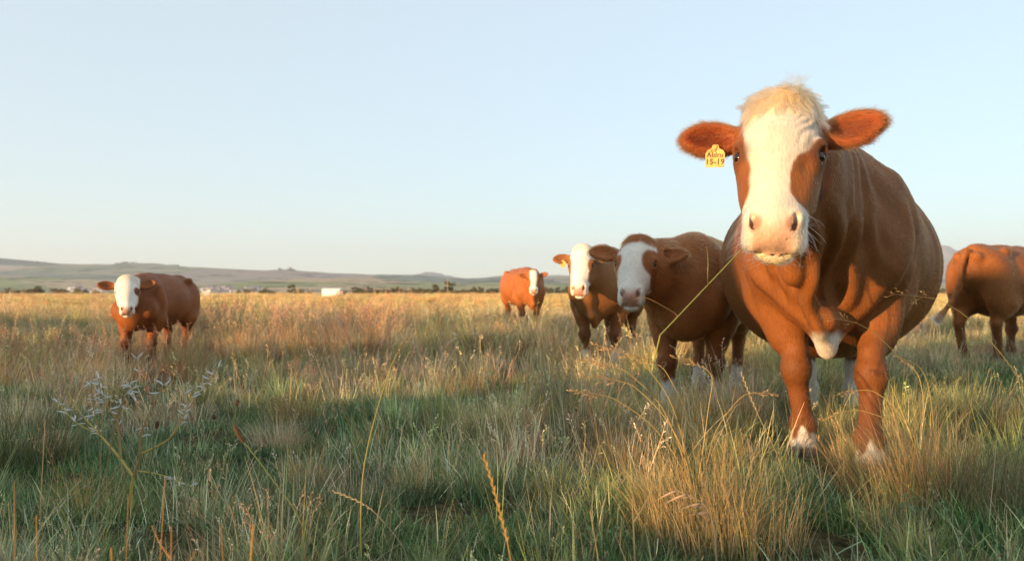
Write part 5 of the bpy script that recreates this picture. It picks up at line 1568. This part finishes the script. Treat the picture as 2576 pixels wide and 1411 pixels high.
W_ = (-1, -0.1, 0.15); SC = np.array((0.56, 0.36, 0.17))
tussock(1745, 2.32, 950, 0.16, 0.44, 0.17, 0.26, 0.60, [(C_GOLD, 6), (C_STRAW, 5), (C_OLIVE, 3), (C_GREEN, 1.5), (C_RUST, 1)], 'big golden tussock leaning left with feathery heads, below the calf', (-0.75, -0.1), C_GOLD, 0.8, 0.0020, [
    ([(1725, 1180, 2.32), (1668, 1030, 2.32), (1590, 945, 2.31), (1545, 920, 2.30)], 0.13, W_, SC),
    ([(1722, 1170, 2.32), (1690, 1020, 2.33), (1628, 925, 2.33), (1590, 895, 2.33)], 0.14, W_, SC),
    ([(1730, 1180, 2.30), (1680, 1060, 2.30), (1600, 975, 2.29), (1550, 955, 2.28)], 0.12, W_, SC * 0.9),
    ([(1748, 1170, 2.35), (1720, 1030, 2.36), (1678, 940, 2.37), (1655, 915, 2.37)], 0.12, W_, SC),
    ([(1760, 1170, 2.35), (1780, 1030, 2.36), (1790, 950, 2.36), (1765, 918, 2.36)], 0.11, (-1, 0, -0.2), SC * 1.1),
    ([(1720, 1190, 2.28), (1650, 1080, 2.27), (1560, 1010, 2.26), (1510, 990, 2.25)], 0.11, W_, SC * 0.85),
    ([(1765, 1190, 2.35), (1800, 1080, 2.36), (1860, 1000, 2.37), (1900, 985, 2.37)], 0.08, (0.6, 0, -0.2), SC)], seed=1)
tussock(1830, 2.22, 700, 0.12, 0.32, 0.20, 0.22, 0.35, [(C_GOLD, 3), (C_STRAW, 5), (C_OLIVE, 3), (C_GREEN, 2)], 'upright straw tussock just in front of the golden leaning one', (-0.2, 0), C_STRAW, 0.8, seed=2)
tussock(2290, 2.62, 950, 0.20, 0.50, 0.22, 0.34, 0.85, [(C_GOLD, 3), (C_OLIVE, 5), (C_STRAW, 4), (C_RUST, 3), (C_GREEN, 2)], 'wispy russet and olive tussock sweeping left over the big cow\'s near foot', (-0.9, -0.2), C_RUST, 0.6, 0.0018, [
    ([(2270, 1130, 2.62), (2235, 1060, 2.62), (2160, 1030, 2.61), (2110, 1035, 2.60)], 0.08, (-1, 0, -0.3), SC),
    ([(2290, 1130, 2.64), (2260, 1040, 2.64), (2200, 985, 2.63), (2150, 980, 2.62)], 0.09, (-1, 0, -0.2), SC),
    ([(2310, 1120, 2.66), (2320, 1020, 2.68), (2310, 950, 2.68), (2290, 920, 2.68)], 0.08, (-0.6, 0, 0.2), SC * 0.9)], seed=3)
tussock(2470, 2.50, 850, 0.18, 0.46, 0.18, 0.30, 0.75, [(C_BROWN * 1.3, 3), (C_OLIVE, 5), (C_RUST, 2), (C_STRAW, 3), (C_GREEN, 3)], 'dense brownish tussock at the frame edge beside the wispy russet one', (-0.5, -0.1), C_STRAW, 0.6, 0.0019, seed=4)
tussock(745, 4.25, 520, 0.14, 0.30, 0.12, 0.28, 0.75, [(C_GOLD * 1.1, 5), (C_RUST, 2), (C_GREEN, 3), (C_OLIVE, 2)], 'small rounded golden tuft glowing among green grass left of the middle', (0, 0), C_GOLD, 0.8, 0.0026, seed=5)
tussock(1165, 5.3, 480, 0.16, 0.34, 0.15, 0.45, 0.75, [(C_RUST * 1.1, 6), (C_GOLD, 3), (C_STRAW, 2)], 'flattened orange tuft of dead grass in the middle of the field', (-0.2, 0), C_RUST, 0.5, 0.0028, seed=6)
tussock(785, 2.42, 900, 0.09, 0.20, 0.24, 0.22, 0.40, [(C_GREEN * 1.15, 6), (C_DEEP, 3), (C_OLIVE, 2), (C_STRAW * 0.8, 1)], 'dense fresh green tuft at the bottom of the picture', (0, 0), C_OLIVE, 0.6, 0.0026, seed=7)
tussock(930, 5.9, 420, 0.22, 0.44, 0.15, 0.20, 0.60, [(C_STRAW, 4), (C_OLIVE, 5), (C_GREEN, 2)], 'tall pale straw tussock behind the small golden tuft', (0.1, 0), C_STRAW, 0.9, 0.0024, seed=8)
tussock(1225, 8.6, 620, 0.25, 0.50, 0.32, 0.28, 0.65, [(C_DEEP, 5), (C_GREEN, 4), (C_OLIVE, 3)], 'dark green rounded tussock in the middle distance', (0, 0), C_OLIVE, 0.6, 0.0034, seed=9)
tussock(465, 6.6, 520, 0.22, 0.46, 0.16, 0.24, 0.65, [(C_GOLD * 1.15, 6), (C_STRAW, 3), (C_OLIVE, 2)], 'sunlit yellow tussock at the lone calf\'s feet', (0, 0), C_GOLD, 0.8, 0.0030, seed=10)
tussock(1395, 4.4, 260, 0.25, 0.50, 0.10, 0.12, 0.25, [(C_BLUE * 1.5, 5), (C_STRAW * 0.8, 2), (C_GREEN, 3)], 'clump of upright pale green stems in the middle of the field', (0, 0), C_PALE, 0.5, 0.0026, seed=11)
tussock(60, 3.3, 420, 0.20, 0.45, 0.20, 0.30, 0.60, [(C_DEEP, 5), (C_OLIVE, 3), (C_BROWN, 3)], 'dark shaded tussock at the frame edge below the hills', (0.2, 0), C_OLIVE, 0.5, 0.0026, seed=12)

# loose dry stalks very near the camera
def near_stalk(xd, Y, yt, lean, col, label, twigs=0, r=0.0013, group='dry stalks close to the camera'):
    b = ground_pt(xd, Y); root = empty('dry_stalk', b)
    tipp = px(xd + lean, yt, Y) - b
    o, P = stalk_obj('stem', [np.zeros(3), tipp * 0.5 + gp.normal(size=3) * (0.006, 0.006, 0), tipp], r, r * 0.55, col, root, 16)
    for k in range(twigs):
        p = P[int(gp.integers(7, 14))]
        d = np.array((gp.choice([-1, 1]) * gp.uniform(0.3, 0.7), gp.uniform(-0.2, 0.2), 0.7)); d /= np.linalg.norm(d)
        stalk_obj('twig', [p, p + d * 0.03, p + d * gp.uniform(0.05, 0.08) + (0, 0, 0.01)], r * 0.8, r * 0.4, col, root, 8)
    return tag(root, label, 'grass stalk', group)
OR = np.array((0.44, 0.25, 0.09))
near_stalk(398, 1.45, 1196, 22, OR, 'tall thin orange stalk at the bottom, in front of the pod weed')
near_stalk(452, 1.28, 1318, -16, OR * 1.05, 'forked orange twig with several side twigs at the bottom left', 5, 0.0015)
near_stalk(36, 1.40, 1206, 6, OR * 0.9, 'upright orange stalk at the very left edge')
near_stalk(96, 1.38, 1290, 2, np.array((0.50, 0.30, 0.06)), 'amber stalk near the left edge, right of the upright orange one')
near_stalk(318, 1.42, 1240, 10, OR * 0.9, 'thin brown-orange stalk left of the tall thin orange one')
near_stalk(556, 1.26, 1318, 4, OR, 'short orange stalk right of the forked twig')
near_stalk(632, 1.22, 1312, 9, np.array((0.55, 0.33, 0.07)), 'thick amber blade standing left of the green tuft', 0, 0.0024)
near_stalk(300, 1.22, 1372, -14, np.array((0.50, 0.29, 0.08)), 'short leaning amber blade below the pod weed', 0, 0.0022)
near_stalk(112, 1.75, 1050, 6, np.array((0.40, 0.30, 0.18)), 'tall thin pale stalk left of the pod weed')
near_stalk(245, 1.9, 1010, 18, np.array((0.42, 0.34, 0.20)), 'tall straw stalk crossing the left part of the pod weed')
near_stalk(1490, 1.70, 1280, -6, np.array((0.44, 0.36, 0.20)), 'straight pale stem at the bottom left of the golden tussock', 0, 0.0020)
near_stalk(1585, 1.62, 1250, 4, np.array((0.40, 0.34, 0.18)), 'thick pale stem right of the straight one at the bottom', 1, 0.0024)
near_stalk(1880, 1.80, 1230, 10, np.array((0.34, 0.32, 0.10)), 'yellow-green stem beside the upright straw tussock', 1, 0.0022)
near_stalk(2090, 1.95, 1120, -40, np.array((0.46, 0.36, 0.20)), 'pale stalk slanting left below the big cow\'s chest', 0, 0.0016)
near_stalk(2380, 1.75, 1240, -70, np.array((0.40, 0.32, 0.18)), 'long pale stalk slanting left near the bottom right corner', 0, 0.0017)
for xd, Y, yt, ln in ((190, 2.5, 1045, 8), (228, 2.4, 1080, -12), (283, 2.7, 905, 10), (420, 2.6, 985, -4), (352, 2.9, 860, 30), (470, 2.3, 1060, 14), (150, 2.3, 1120, -30), (560, 2.5, 1000, 4), (610, 3.0, 1010, 3)):
    near_stalk(xd, Y, yt, ln, np.array((0.26, 0.29, 0.13)) * gp.uniform(0.85, 1.2), 'slender pale green rush stem rising around the pod weed', 0, 0.0016, 'rush stems around the pod weed')
# ------------------------------------------------------------------ the air between here and the hills
def build_haze():
    bm = bmesh.new()
    box(bm, -7600, 7600, -300, 6700, -20, 345)
    me = bpy.data.meshes.new('haze'); bm.to_mesh(me); bm.free()
    m, N, L = new_mat('evening_haze')
    out = N.new('ShaderNodeOutputMaterial'); v = N.new('ShaderNodeVolumePrincipled')
    v.inputs['Color'].default_value = (0.80, 0.88, 1.0, 1); v.inputs['Density'].default_value = HAZE_DENSITY; v.inputs['Anisotropy'].default_value = 0.2
    L.new(v.outputs[0], out.inputs['Volume'])
    me.materials.append(m)
    return tag(link(bpy.data.objects.new('haze', me)), kind='stuff')
HAZE_DENSITY = 1.6e-4
build_haze()
